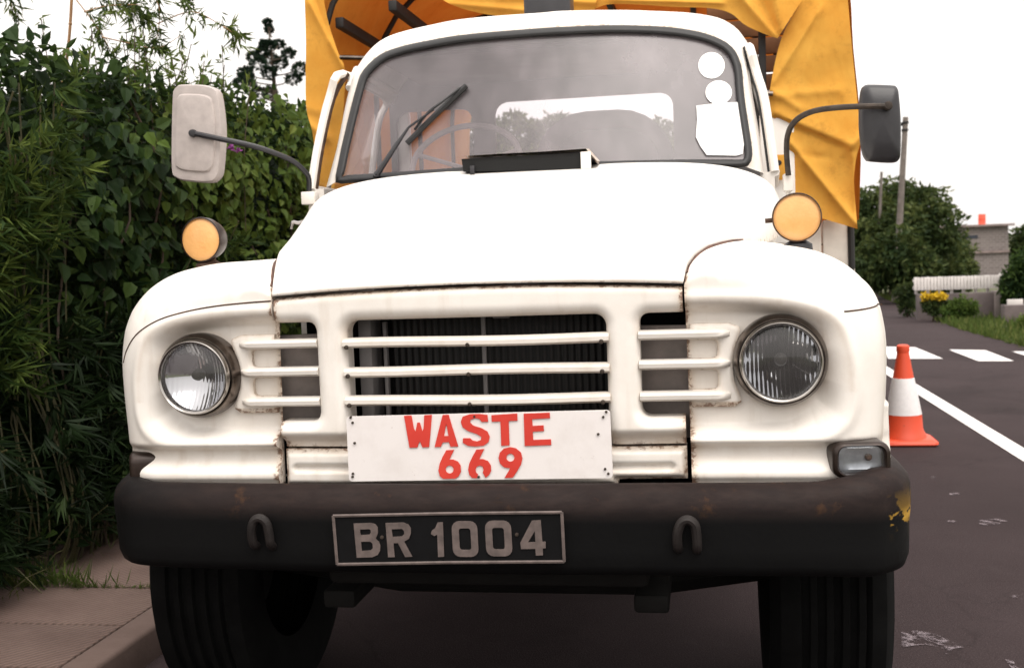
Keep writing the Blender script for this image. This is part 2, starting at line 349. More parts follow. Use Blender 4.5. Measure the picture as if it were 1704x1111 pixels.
def add_lathe(bm, prof, c, ax, n=40, mi=0, sy=1.):
    """profile [(radius, along)] turned about axis ax through c"""
    ax = Vector(ax).normalized(); a = ax.orthogonal().normalized() if abs(ax.y) < .9 else Vector((1, 0, 0)); a = (a-ax*a.dot(ax)).normalized(); b = ax.cross(a); c = Vector(c); rings = []
    for r, h in prof:
        if r < 1e-6: rings.append([bm.verts.new(c+ax*h)])
        else: rings.append([bm.verts.new(c+ax*h+(a*math.cos(2*math.pi*k/n)+b*math.sin(2*math.pi*k/n)*sy)*r) for k in range(n)])
    for p, q in zip(rings, rings[1:]):
        for k in range(n):
            k2 = (k+1) % n
            if len(p) == 1 and len(q) == 1: continue
            if len(p) == 1: fv = (p[0], q[k2], q[k])
            elif len(q) == 1: fv = (p[k], p[k2], q[0])
            else: fv = (p[k], p[k2], q[k2], q[k])
            bm.faces.new(fv).material_index = mi
def lathe(name, prof, c, ax, mat, parent=None, n=40, sharp=40):
    bm = bmesh.new(); add_lathe(bm, prof, c, ax, n); return bmobj(name, bm, mat, parent, sharp=sharp)
def loft(name, rings, mat, parent=None, closed=False, caps=(False, False), sharp=None, attrs=None):
    n = len(rings[0]); vs = [p for r in rings for p in r]; fs = []
    for i in range(len(rings)-1):
        for k in range(n if closed else n-1):
            k2 = (k+1) % n; fs.append((i*n+k, i*n+k2, (i+1)*n+k2, (i+1)*n+k))
    if caps[0]: fs.append(tuple(range(n))[::-1])
    if caps[1]: fs.append(tuple((len(rings)-1)*n+k for k in range(n)))
    o = mesh(name, vs, fs, mat, parent, True, attrs)
    bm = bmesh.new(); bm.from_mesh(o.data); bmesh.ops.recalc_face_normals(bm, faces=bm.faces); bm.to_mesh(o.data); bm.free()
    if sharp: autosharp(o.data, sharp)
    return o
def resample(pts, n, closed=False):
    P = np.array(pts, float)
    if closed: P = np.vstack([P, P[:1]])
    L = np.concatenate([[0], np.cumsum(np.linalg.norm(np.diff(P, axis=0), axis=1))]); t = np.linspace(0, L[-1], n+1)[:-1] if closed else np.linspace(0, L[-1], n)
    return np.stack([np.interp(t, L, P[:, k]) for k in range(P.shape[1])], 1)
def seg_dist(X, Z, poly):
    """distance to an open polyline, and the running index of the nearest point"""
    best = np.full(X.shape, 1e9); idx = np.zeros(X.shape)
    for i in range(len(poly)-1):
        a = np.array(poly[i]); b = np.array(poly[i+1]); ab = b-a; L2 = ab@ab+1e-12
        t = np.clip(((X-a[0])*ab[0]+(Z-a[1])*ab[1])/L2, 0, 1); d = np.hypot(X-a[0]-t*ab[0], Z-a[1]-t*ab[1])
        m = d < best; best = np.where(m, d, best); idx = np.where(m, i+t, idx)
    return best, idx
def inside(X, Z, poly):
    c = np.zeros(X.shape, bool); P = list(poly)
    for (x1, z1), (x2, z2) in zip(P, P[1:]+P[:1]):
        if z1 == z2: continue
        c ^= ((z1 > Z) != (z2 > Z)) & (X < (x2-x1)*(Z-z1)/(z2-z1)+x1)
    return c
def sdpoly(X, Z, poly):
    d, _ = seg_dist(X, Z, list(poly)+[poly[0]]); return np.where(inside(X, Z, poly), d, -d)
def sst(t): t = np.clip(t, 0, 1); return t*t*(3-2*t)
def rbox_sd(X, Z, x0, x1, z0, z1, r):
    cx, cz = (x0+x1)/2, (z0+z1)/2; qx = np.abs(X-cx)-(x1-x0)/2+r; qz = np.abs(Z-cz)-(z1-z0)/2+r
    return np.minimum(np.maximum(qx, qz), 0)+np.hypot(np.maximum(qx, 0), np.maximum(qz, 0))-r      # negative inside
def hf(name, xr, zr, h, SD, YF, mat, parent, lip=.03, rust=None):
    """sheet y = YF(x,z,d) over x,z trimmed where SD < 0, its rims folded back by lip"""
    xs = np.linspace(*xr, int((xr[1]-xr[0])/h)+2); zs = np.linspace(*zr, int((zr[1]-zr[0])/h)+2); h = max(xs[1]-xs[0], zs[1]-zs[0])
    X, Z = np.meshgrid(xs, zs); D0 = SD(X, Z); X = X.copy(); Z = Z.copy(); m = (D0 < 0) & (D0 > -1.6*h)
    for _ in range(4):
        d = SD(X, Z); e = 1e-5; gx = (SD(X+e, Z)-d)/e; gz = (SD(X, Z+e)-d)/e; g2 = np.maximum(gx*gx+gz*gz, .3)
        X = np.where(m, X-d*gx/g2, X); Z = np.where(m, Z-d*gz/g2, Z)
    d = np.maximum(SD(X, Z), 0); d = np.where(m, 0, d); Y = YF(X, Z, d); ny, nx = X.shape; fs = []
    ok = D0 > -1.6*h; pos = D0 > 0
    for j in range(ny-1):
        for i in range(nx-1):
            if ok[j:j+2, i:i+2].all() and pos[j:j+2, i:i+2].any(): a = j*nx+i; fs.append((a, a+1, a+nx+1, a+nx))
    V = np.stack([X.ravel(), Y.ravel(), Z.ravel()], 1); used = np.unique(np.array(fs)); mp = -np.ones(len(V), int); mp[used] = np.arange(len(used))
    at_ = {'rust': rust(X, Z, d).ravel()[used]} if rust else None
    o = mesh(name, V[used], mp[np.array(fs)], mat, parent, True, at_)
    bm = bmesh.new(); bm.from_mesh(o.data); be = [e for e in bm.edges if len(e.link_faces) == 1]
    if lip:
        r = bmesh.ops.extrude_edge_only(bm, edges=be)
        for v in r['geom']:
            if isinstance(v, bmesh.types.BMVert): v.co.y += lip
        for e in be: e.smooth = False
        for f in bm.faces: f.smooth = True
    bm.to_mesh(o.data); bm.free(); return o
def glyphs(name, polys, Y, mat, parent, thick=.0012):
    """flat lettering: each poly is a list of outlines in photo pixels on the plane y = Y"""
    cu = bpy.data.curves.new(name, 'CURVE'); cu.dimensions = '2D'; cu.fill_mode = 'BOTH'; cu.extrude = thick
    for loop in polys:
        sp = cu.splines.new('POLY'); sp.points.add(len(loop)-1); sp.use_cyclic_u = True
        for k, q in enumerate(loop): p = at(*q, Y); sp.points[k].co = (p[0], p[2], 0, 1)
    t = bpy.data.objects.new('t', cu); COL.objects.link(t); dg = bpy.context.evaluated_depsgraph_get(); dg.update()
    me = bpy.data.meshes.new_from_object(t.evaluated_get(dg)); bpy.data.objects.remove(t); bpy.data.curves.remove(cu); me.name = name
    for v in me.vertices: v.co = (v.co.x, Y-v.co.z, v.co.y)
    me.update(); return link(name, me, mat, parent, False)
def circ(c, r, n=20, sx=1., sy=1.): return [(c[0]+r*sx*math.cos(2*math.pi*k/n), c[1]+r*sy*math.sin(2*math.pi*k/n)) for k in range(n)]
def nz(x, y, z=0., s=1.): return noise.noise(Vector((x*s, y*s, z*s)))

# ================================================================== SETTING: ground, road, pavement
def gz(y): return 0. if y < 13 else -.02*(y-13)*min(1, (y-13)/4) if y < 70 else -.02*57
def onground(px, py):
    lo, hi = 1., 90.
    for _ in range(60):
        mid = (lo+hi)/2; p = CAM+ray(px, py)*mid
        if p[2] > gz(p[1]): lo = mid
        else: hi = mid
    return CAM+ray(px, py)*lo
edge = [(4.5, -30.), (4.5, 8.)]
for q in ((1704, 575), (1650, 562), (1600, 548), (1560, 532), (1530, 520), (1500, 507), (1480, 499), (1466, 492)): p = onground(*q); edge.append((p[0], p[1]))
lx, ly = edge[-1]; dx = edge[-1][0]-edge[-2][0]; dy = edge[-1][1]-edge[-2][1]
for k in range(1, 14): edge.append((lx+.12*k*k*-.5, ly+2.2*k))
def edge_x(y): return float(np.interp(y, [e[1] for e in edge], [e[0] for e in edge]))
ys = np.concatenate([np.arange(-400, -30, 60), np.arange(-30, 60, 1.), np.arange(60, 900, 70)])
xs = np.concatenate([np.arange(-600, -30, 80), np.arange(-30, 60, 3), np.arange(60, 700, 80)])
vs = [(x, y, gz(y)-.03) for y in ys for x in xs]; nx = len(xs)
tag(mesh('ground', vs, [(j*nx+i, j*nx+i+1, (j+1)*nx+i+1, (j+1)*nx+i) for j in range(len(ys)-1) for i in range(nx-1)], 'soil'), kind='structure')
ry = np.arange(-30, 46, .5); vs = []
for y in ry:
    r = edge_x(y); l = -1.41 if y < 12 else -1.41+(r-4.5)*.6
    for k in range(9): vs.append((l+(r-l)*k/8, y, gz(y)+.02*math.sin(math.pi*k/8)*0))
tag(mesh('road', vs, [(j*9+i, j*9+i+1, j*9+10+i, j*9+9+i) for j in range(len(ry)-1) for i in range(8)], 'asphalt'), kind='structure')
# pavement slabs and kerb
bm = bmesh.new(); jy = [-9.5, -8.6]; y = -8.
joints = [-6.1, -4.4, -2.75, -1.1, -.25, .51, .93, 1.37, 2.05, 2.9, 3.8, 4.7, 5.6, 6.5, 7.4, 8.3, 9.2]
for a, b in zip(joints, joints[1:]):
    add_box(bm, (-2.9, a+.006, -.02), (-1.537, b-.006, .118+random.uniform(-.003, .003)), .006, 2)
tag(bmobj('pavement', bm, 'paving', sharp=30), kind='structure')
bm = bmesh.new()
for a in np.arange(-6, 9.2, .91): add_box(bm, (-1.53, a+.003, -.02), (-1.405, a+.907, .121), .018, 3)
tag(bmobj('kerb', bm, 'kerbstone', sharp=50), kind='structure')
# road markings
def decal(name, poly, mat, z=.004, kind='structure'):
    return tag(mesh(name, [(x, y, gz(y)+z) for x, y in poly], [tuple(range(len(poly)))], mat, None, False), kind=kind)
L = [atz(1530, 650), atz(1704, 757)]; d = (L[1]-L[0])/np.linalg.norm(L[1]-L[0]); s_ = np.array([d[1], -d[0], 0])
c0 = L[0]-d*5; c1 = L[1]+d*12; w_ = .065
decal('road_marking', [(c0+s_*w_)[:2], (c0-s_*w_)[:2], (c1-s_*w_)[:2], (c1+s_*w_)[:2]], 'road_paint')
def zq(pts): return [atz(*q)[:2] for q in pts]
decal('road_marking', zq([(1628, 601), (1687, 601), (1640, 583), (1579, 582)]), 'road_paint')
decal('road_marking', zq([(1478, 597), (1569, 597), (1523, 578), (1470, 577)]), 'road_paint')
decal('road_marking', zq([(1745, 604), (1790, 603), (1735, 585), (1684, 585)]), 'road_paint')
decal('road_marking', zq([(1840, 606), (1890, 605), (1830, 588), (1780, 587)]), 'road_paint')
for cx, cy, rx, ry_, sd_ in ((1590, 822, 13, 3, 1), (1652, 868, 22, 6, 2), (1585, 868, 9, 2, 3), (1695, 994, 16, 4, 4), (1553, 795, 6, 2, 6), (1640, 872, 14, 3, 7)):
    R = random.Random(sd_)
    pl = [(cx+rx*math.cos(a)*R.uniform(.6, 1.15), cy+ry_*math.sin(a)*R.uniform(.6, 1.15)) for a in np.linspace(0, 2*math.pi, 15)[:-1]]
    decal('road_splash', zq(pl)[::-1], 'splash')
decal('road_splash', zq([(1500, 1052), (1525, 1050), (1556, 1055), (1580, 1066), (1604, 1078), (1586, 1080), (1575, 1091), (1566, 1078), (1540, 1073), (1520, 1075), (1500, 1078)])[::-1], 'splash')
decal('road_splash', zq([(1672, 1098), (1686, 1100), (1692, 1111), (1704, 1114), (1698, 1122), (1684, 1114)])[::-1], 'splash')

# ================================================================== TRUCK
T = empty('truck', (0, 2.6, 0), 'old white bonneted lorry with yellow canvas cover and a WASTE 669 board', 'truck')
LIPZ = lambda x: 1.322+.016*(1-(x/.525)**2)
# ---- fenders
O = [(.533, .826), (.532, .95), (.529, 1.1), (.526, 1.3), (.526, 1.322), (.531, 1.345), (.548, 1.374), (.582, 1.400), (.64, 1.413), (.70, 1.413), (.765, 1.406), (.845, 1.389), (.912, 1.357),
     (.962, 1.312), (.990, 1.262), (1.003, 1.215), (1.011, 1.15), (1.010, 1.06), (1.005, .97), (1.002, .90), (1.0, .826)]
ROLL = O[4:]                                    # the part of the outline the face rolls back into
ROLL = [tuple(p) for p in smoothpath(ROLL, 6)]; O = O[:4]+ROLL
RR = np.interp(np.arange(len(ROLL))/6, [0, 1, 3, 6, 9, 16], [.006, .03, .09, .13, .15, .14])
REC = [(.40, 1.277), (.613, 1.276), (.725, 1.269), (.80, 1.256), (.857, 1.233), (.888, 1.199), (.908, 1.13), (.914, 1.06), (.908, 1.01), (.89, .978), (.85, .954), (.78, .946), (.40, .944)]
REC = [tuple(p) for p in smoothpath(REC, 4)]
def fender_y(X, Z):
    X = np.asarray(X, float); Z = np.asarray(Z, float)
    d, i = seg_dist(X, Z, ROLL); r = np.interp(i, np.arange(len(ROLL)), RR); k = np.clip(r-d, 0, r)
    y = r-np.sqrt(np.maximum(r*r-k*k, 0)); fade = 1-np.clip(k/np.maximum(r, 1e-4), 0, 1)**2
    q = sdpoly(X, Z, REC); an = np.degrees(np.arctan2(Z-1.11, X-.74))
    w = np.interp(an, [-180, -110, -75, -45, -15, 20, 45, 75, 110, 180], [.03, .028, .034, .075, .098, .095, .062, .036, .034, .03])
    y = y+.050*sst(q/w)
    bead = np.exp(-((q+.012)/.013)**2); y = y-.006*bead
    low = np.where(Z < .944, sst((.938-Z)/.024)-sst((.905-Z)/.05)*.95+.3*sst((.85-Z)/.02), 0)
    y = y+.038*low*np.clip((1.02-X)/.10, 0, 1)
    return y
def fender(s):
    cz = 1.124; c = np.array([.75, cz]); M = 300; P = resample(O, M, closed=True)
    ns = 52; t = 1-(1-np.linspace(0, 1, ns))**1.5; rings = []; dirs = P-c; Ln = np.linalg.norm(dirs, axis=1, keepdims=True)
    G = np.stack([c+dirs/Ln*(.098+(Ln-.098)*k) for k in t]); X = G[..., 0]; Z = G[..., 1]; Y = fender_y(X, Z)
    d_edge = np.abs(sdpoly(X, Z, O)); gap, _ = seg_dist(X, Z, O[:10])
    rust = .85*np.exp(-gap/.009)+.3*np.exp(-d_edge/.015)*(Z < 1.25)+.25*np.exp(-np.abs(Z-.915)/.02)*(Z < .96)+.15*np.exp(-np.abs(Z-.845)/.03)
    q = sdpoly(X, Z, REC); rust = rust+.28*np.exp(-np.abs(q)/.012)*(Z > 1.05)
    rust = rust+.35*np.exp(-np.abs(np.hypot(X-.75, Z-cz)-.11)/.012)
    V = [np.stack([X, Y, Z], -1)]; RU = [rust]
    ymax = np.where(P[:, 1] > 1.0, 1.12, .16)+np.where(P[:, 1] > 1.0, 0, .30*sst((P[:, 1]-.85)/.15))
    ymax = np.where((P[:, 0] < .56) & (P[:, 1] < 1.3), .05, ymax)
    for k in (.02, .08, .2, .45, .7, 1.):
        x = P[:, 0]+.022*sst((P[:, 0]-.93)/.06)*sst(k/.12); y0 = Y[-1]
        z = P[:, 1]+.006*sst(k*2)*(P[:, 1] > 1.38)
        V.append(np.stack([x, y0+(ymax-y0)*k if True else 0, z], -1)[None]); RU.append((rust[-1]*.4)[None])
    V = np.concatenate(V); RU = np.concatenate(RU); V[..., 0] *= s; nr, m = V.shape[:2]; fs = []
    for a in range(nr-1):
        for b in range(m):
            b2 = (b+1) % m; q4 = (a*m+b, a*m+b2, (a+1)*m+b2, (a+1)*m+b); fs.append(q4 if s > 0 else q4[::-1])
    o = mesh('fender', V.reshape(-1, 3), fs, 'white_paint', T, True, {'rust': RU.ravel()})
    # seam between wing top and lower wing, a rusty line
    if s < 0: sp = [(.527, 1.3105), (.60, 1.3075), (.68, 1.3015), (.76, 1.290), (.84, 1.270), (.91, 1.235), (.955, 1.19), (.975, 1.155)]
    else: sp = [(.90, 1.243), (.94, 1.245), (.975, 1.248), (1.0, 1.252)]
    sp = np.array(smoothpath(sp, 6)); yy = fender_y(sp[:, 0], sp[:, 1])
    tube('seam', [(s*x, y-.0003, z) for (x, z), y in zip(sp, yy)], .0021, 'rusty_iron', o, 6)
    # bracket plate with the ends of the three grille bars
    PL = [(.537, 1.222), (.63, 1.222), (.655, 1.212), (.657, 1.20), (.643, 1.16), (.637, 1.125), (.640, 1.08), (.655, 1.04), (.657, 1.028), (.64, 1.016), (.537, 1.016)]
    SDp = lambda x, z: np.minimum(sdpoly(x, z, PL), np.minimum(rbox_sd(x, z, .45, .602, 1.1365, 1.182, .012), rbox_sd(x, z, .45, .602, 1.060, 1.108, .012)))
    b = hf('slat_bracket', (.53, .665), (1.005, 1.23), .0045, SDp, lambda x, z, d: .034-.0-(.006*sst(d/.008)), 'slat_paint', o, .03,
       lambda x, z, d: .5*np.exp(-d/.006)+.5*(z < 1.03))
    if s < 0:
        for v in b.data.vertices: v.co.x = -v.co.x
        b.data.flip_normals()
    for zc in (1.197, 1.124, 1.0455):
        bm = bmesh.new(); rings = []
        for x, k in ((.412, 1.), (.50, 1.), (.57, 1.), (.60, .95), (.618, .6), (.632, .12)):
            hh = .0125*(.55+.45*k); yb = .030
            rings.append([(s*x, yb+.01, zc-hh), (s*x, yb-.016*k, zc-hh*.92), (s*x, yb-.030*k, zc-hh*.45), (s*x, yb-.032*k, zc+hh*.35), (s*x, yb-.02*k, zc+hh*.85), (s*x, yb+.01, zc+hh)])
        loft('grille_slat', rings, 'slat_paint', o, caps=(True, True), sharp=50)
    return o
FN = {s: fender(s) for s in (-1, 1)}
# ---- centre grille panel
def sd_panel(X, Z):
    top = LIPZ(X)-.007-Z; d = np.minimum(np.minimum(.521-np.abs(X), top), Z-.925)
    d = np.minimum(d, rbox_sd(X, Z, -.333, .333, .90, 1.254, .030))
    for s in (-1, 1): d = np.minimum(d, rbox_sd(s*X, Z, .4145, .70, .995, 1.252, .024))
    return d
def y_panel(X, Z, d):
    op = rbox_sd(X, Z, -.333, .333, .90, 1.254, .030)
    for s in (-1, 1): op = np.minimum(op, rbox_sd(s*X, Z, .4145, .70, .995, 1.252, .024))
    r = .030; k = np.clip(r-np.maximum(op, 0), 0, r); y = (r-np.sqrt(np.maximum(r*r-k*k, 0)))
    y = y-.016*(1-(X/.525)**2)-.010*sst((.40-np.abs(X))/.2)*sst((1.27-Z)/.05)*0
    y = y+.042*sst((.968-Z)/.036)
    tp = np.clip(.018-(LIPZ(X)-.007-Z), 0, .018); y = y+.018-np.sqrt(np.maximum(.018**2-tp**2, 0))
    return y
def rust_panel(X, Z, d):
    return .85*np.exp(-np.abs(.521-np.abs(X))/.009)+.55*np.exp(-np.abs(LIPZ(X)-.007-Z)/.007)+.40*np.exp(-d/.009)*(Z > 1.2)+.35*np.exp(-(Z-.925)/.015)+.15*sst((1.02-Z)/.08)
hf('grille_panel', (-.53, .53), (.915, 1.345), .0058, sd_panel, y_panel, 'white_paint', T, .045, rust_panel)
def y_val(X, Z, d):
    g = rbox_sd(X, Z, -.50, .495, .858, .883, .012); return .018+.016*sst(-g/.010)+.02*sst((.015-d)/.015)-.012*(1-(X/.525)**2)
hf('lower_valance', (-.53, .53), (.815, .928), .0055, lambda X, Z: np.minimum(np.minimum(.522-np.abs(X), np.minimum(.919-Z, Z-.823)), np.maximum(np.maximum(Z-.838, .35-X), -10)+0*X), y_val, 'white_paint', T, .05,
   lambda X, Z, d: .8*np.exp(-d/.010)+.3*np.exp(-np.abs(Z-.86)/.012))
for zc, yy in ((1.195, -.004), (1.1215, -.004), (1.046, -.004)):
    rings = []
    for x in np.linspace(-.340, .340, 13):
        yb = yy-.008*(1-(x/.34)**2); zz = zc+.0015*math.sin(x*9+zc*40); hh = .0125
        rings.append([(x, yb+.026, zz-hh), (x, yb+.004, zz-hh*.95), (x, yb-.004, zz-hh*.5), (x, yb-.004, zz+hh*.3), (x, yb+.004, zz+hh*.8), (x, yb+.026, zz+hh*1.05)])
    gb = loft('grille_bar', rings, 'slat_paint', T, caps=(True, True), sharp=50, attrs={'rust': [.18]*(13*6)})
    for x in (-.327, -.012, .322): lathe('bolt', [(.0, -.004), (.005, -.003), (.006, .004)], (x, yy-.011, zc-.008), (0, 1, 0), 'screw_dark', gb, 10)
# radiator and what shows behind the openings
bm = bmesh.new(); add_box(bm, (-.255, .16, .80), (.335, .24, 1.30), .004); rad = bmobj('radiator', bm, 'radiator', T)
bm = bmesh.new(); add_box(bm, (-.002, .118, .86), (.009, .13, 1.28), .002); bmobj('radiator_frame', bm, 'cab_grey', T)
bm = bmesh.new(); add_box(bm, (-.33, .10, .86), (-.295, .20, 1.25), .003); bmobj('radiator_frame', bm, 'cab_grey', T)
bm = bmesh.new(); add_box(bm, (-.272, .13, .86), (-.262, .15, 1.24), .002); bmobj('radiator_frame', bm, 'cab_grey', T)
bm = bmesh.new(); add_box(bm, (.345, .10, .86), (.365, .20, 1.25), .003)
bmobj('radiator_frame', bm, 'cab_grey', T)
bm = bmesh.new(); add_box(bm, (.03, .115, 1.243), (.075, .122, 1.262), .003); bmobj('radiator_tag', bm, 'cab_grey', T)
bm = bmesh.new()
add_box(bm, (-.53, .26, .62), (.53, .30, 1.31)); bmobj('engine_bay_dark_sheet', bm, 'black_void', T)  # black sheet added behind the grille for the dark of the engine bay
for s in (-1, 1):                                      # inner wing plates seen through the side openings
    bm = bmesh.new(); R = Matrix.Rotation(s*math.radians(-14), 3, 'Z'); add_box(bm, (s*.49-.09, .10, .93), (s*.49+.09, .112, 1.215), .003, rot=R); bmobj('inner_wing', bm, 'wing_grey', T)
# ---- bonnet and cowl
BX = lambda y: np.interp(y, [0, .05, .12, .25, .5, .8, 1.1, 1.3], [.523, .535, .556, .60, .668, .752, .832, .875])
BZ = lambda y: np.interp(y, [0, .02, .05, .12, .25, .5, .8, 1.0, 1.12, 1.3], [1.324, 1.338, 1.362, 1.392, 1.403, 1.404, 1.408, 1.42, 1.44, 1.47])
TZ = lambda y: np.interp(y, [0, .012, .035, .07, .12, .2, .35, .6, .9, 1.1, 1.24, 1.3], [1.337, 1.362, 1.392, 1.415, 1.437, 1.461, 1.500, 1.565, 1.643, 1.694, 1.726, 1.735])
hy = [0., .006, .016, .03, .05, .075, .11, .16, .24, .34, .46, .6, .75, .9, 1.0, 1.08, 1.12]
rings = []; ru = []
for y in hy:
    ring = []; e = np.interp(y, [0, .1, .4, 1.], [.35, .40, .48, .50])
    for t in np.linspace(-1, 1, 81):
        a = t*math.pi/2; cx = math.copysign(abs(math.sin(a))**e, a) if t else 0; czz = abs(math.cos(a))**e
        x = BX(y)*cx; crown = .016*(1-cx*cx); lip = .012 if y == 0 else 0
        z = BZ(y)+(TZ(y)-BZ(y))*czz if y > .03 else LIPZ(x)*(1-y/.03)+y/.03*(BZ(.03)+(TZ(.03)-BZ(.03))*czz)
        if y == 0: z = LIPZ(x)
        ring.append((x, y-.016*(1-cx*cx)-(.002 if y < .02 else 0), z)); ru.append(.5 if y < .004 else .18 if y < .012 else .6 if abs(t) > .99 else 0)
    rings.append(ring)
rings.insert(0, [(x, y+.03, z+.001) for x, y, z in rings[0]]); ru = [.5]*81+ru
loft('bonnet', rings, 'clean_paint', T, attrs={'rust': ru})
sp = [(.531, .022, 1.346), (.543, .06, 1.368), (.559, .115, 1.387), (.586, .20, 1.405), (.618, .30, 1.414), (.650, .42, 1.420), (.684, .55, 1.423)]
for s in (-1, 1): tube('bonnet_seal', [(s*(x+.003), y, z) for x, y, z in sp], [.004, .0055, .006, .006, .005, .004, .002], 'seal_brown', T, 8, 0)
tube('bonnet_catch', [at(484, 381, .8), at(487, 370, .8), at(496, 371, .8), at(505, 369, .8)], .006, 'chrome', T, 8, 4)
# ---- windscreen
def Yws(x, z): return 1.10+.13*(x/.74)**2+(z-1.69)*.46
def ws_at(px, py, off=0.):
    Y = 1.2
    for _ in range(30): p = at(px, py, Y); Y = Yws(p[0], p[2])
    return at(px, py, Y-off)
RUB = [(559, 303), (563, 275), (569, 245), (583.5, 184), (595, 141), (601, 124), (615, 106.5), (638, 89), (673, 77), (716, 68), (759, 60.5), (817, 54.5), (900, 48), (936, 46), (1023, 43), (1109, 46), (1167, 55), (1204, 69), (1221.6, 84), (1230, 101), (1234.6, 121), (1237.5, 158), (1244.7, 207), (1251, 250), (1249, 269), (1239, 277), (1200, 278), (1138, 278), (1000, 281), (850, 286), (760, 292), (673, 298), (580, 304)]
def smooth_closed(P, n=5):
    P = np.array(P, float); N = len(P); out = []
    for i in range(N):
        p0, p1, p2, p3 = P[i-1], P[i], P[(i+1) % N], P[(i+2) % N]
        for k in range(n): t = k/n; out.append(.5*(2*p1+(p2-p0)*t+(2*p0-5*p1+4*p2-p3)*t*t+(3*p1-p0-3*p2+p3)*t**3))
    return np.array(out)
rub = resample(smooth_closed(RUB, 4), 160, True)
def inset(P, d):
    n = len(P); out = []
    for i in range(n):
        t = P[(i+2) % n]-P[i-2]; nn = np.array([-t[1], t[0]])/np.linalg.norm(t); out.append(P[i]+nn*d)
    return np.array(out)
ctr = rub.mean(0); sg = 1 if np.linalg.norm(inset(rub, 8)-ctr, axis=1).mean() < np.linalg.norm(rub-ctr, axis=1).mean() else -1
ins = inset(rub, 12*sg)
rr = [[ws_at(*q, o) for q in P] for P, o in ((inset(rub, -1*sg), .002), (inset(rub, 1.5*sg), .016), (inset(rub, 6*sg), .021), (inset(rub, 10.5*sg), .016), (inset(rub, 13*sg), -.004))]
loft('windscreen_seal', rr, 'black_rubber', T, closed=True)
rings = []
for k in np.linspace(1, 0.02, 14): rings.append([ws_at(*(ctr+(q-ctr)*k)) for q in inset(rub, 11*sg)])
WS = loft('windscreen', rings, 'glass', T, closed=True, caps=(False, True))
def disc(name, c, r, off, mat, parent, sx=1., sy=1.):
    loop = [ws_at(*q, off) for q in circ(c, r, 28, sx, sy)]; return mesh(name, loop, [tuple(range(28))[::-1]], mat, parent, False)
disc('sticker', (1184, 109), 22, .003, 'paper_white', WS); disc('sticker', (1196, 154), 21, .0055, 'paper_white', WS, 1.05, .95)
pl = [(1159, 176), (1160, 200), (1158, 228), (1166, 244), (1176, 258), (1225, 259), (1236, 256), (1238, 240), (1231, 170), (1200, 171)]
mesh('sticker', [ws_at(*q, .008) for q in pl], [tuple(range(len(pl)))], 'paper_white', WS, False)  # plain white sheet laid over an unexplained pale patch
# ---- cab shell
SIL = [(543, 312), (553, 275), (562, 240), (576, 170), (588, 124), (597, 108), (608, 92), (624, 75), (644, 62), (673, 52), (716, 42), (759, 33.5), (817, 27.4), (900, 21.6), (936, 18.5), (1023, 17), (1080, 19), (1138, 22.5), (1181, 30), (1204, 40), (1221, 53), (1233, 72), (1240, 95), (1246, 121), (1254, 173), (1262, 220), (1270, 288)]
nR = 110
rb = resample(smoothpath(RUB[:26], 4), nR); sl = resample(smoothpath(SIL, 4), nR)
A = [ws_at(*q, .002) for q in rb]; 
def sil3(q, dy):
    Y = 1.3
    for _ in range(20): p = at(*q, Y); Y = Yws(p[0], p[2])+dy
    return at(*q, Y)
Cc = [sil3(q, .075) for q in sl]
B = [sil3(rb[i]*.42+sl[i]*.58, .012) for i in range(nR)]
mid = np.array([0, 0, 1.75]); back = []
Zt = max(p[2] for p in Cc)
def push(p, k, dz, Y): q = np.array(p); return np.array([q[0]*k, Y, q[2]+dz*sst((q[2]-2.0)/.25)])
i0 = next(i for i, p in enumerate(Cc) if p[2] > 2.09); i1 = nR-next(i for i, p in enumerate(Cc[::-1]) if p[2] > 2.06)
rings = [A, B, Cc, [push(p, 1.008, .012, p[1]+.07) for p in Cc]]
loft('cab_front', rings, 'white_paint', T, attrs={'rust': [.55]*nR+[.02]*nR*2+[.1]*nR})
Rf = [p for p in rings[3][i0:i1]]; nn = len(Rf)
loft('roof', [Rf]+[[push((p[0], p[1], p[2]), k, dz, p[1]*(1-t)+2.32*t) for p in Rf] for t, k, dz in ((.12, 1.03, .02), (.35, 1.06, .03), (.7, 1.07, .02), (1., 1.06, .0))]+[[np.array([p[0]*1.04, 2.35, p[2]-.08]) for p in Rf]], 'white_paint', T)
# cowl sides, lower cab body, rear wall with windows
bm = bmesh.new()
for s in (-1, 1):
    for y0, y1, x in ((1.06, 1.26, .76),):
        add_box(bm, (s*x-.05, y0, 1.30), (s*x+.05, y1, 1.60), .04, 3)
    add_box(bm, (s*.885-.03, 1.24, .95), (s*.885+.03, 2.36, 1.30), .01)
add_box(bm, (-.90, 1.22, 1.05), (.90, 2.36, 1.12), .01)
bmobj('lower_cab', bm, 'white_paint', T)
def sd_rear(X, Z): return np.minimum(np.minimum(.83-np.abs(X), np.minimum(2.22-Z, Z-1.1)), np.minimum(rbox_sd(X, Z, -.34, .46, 1.70, 2.085, .06), np.minimum(rbox_sd(X, Z, -.80, -.44, 1.70, 2.065, .06), 9)))
hf('cab_rear', (-.92, .92), (1.08, 2.29), .02, sd_rear, lambda X, Z, d: 2.30+0*X, 'cab_grey', T, .03)
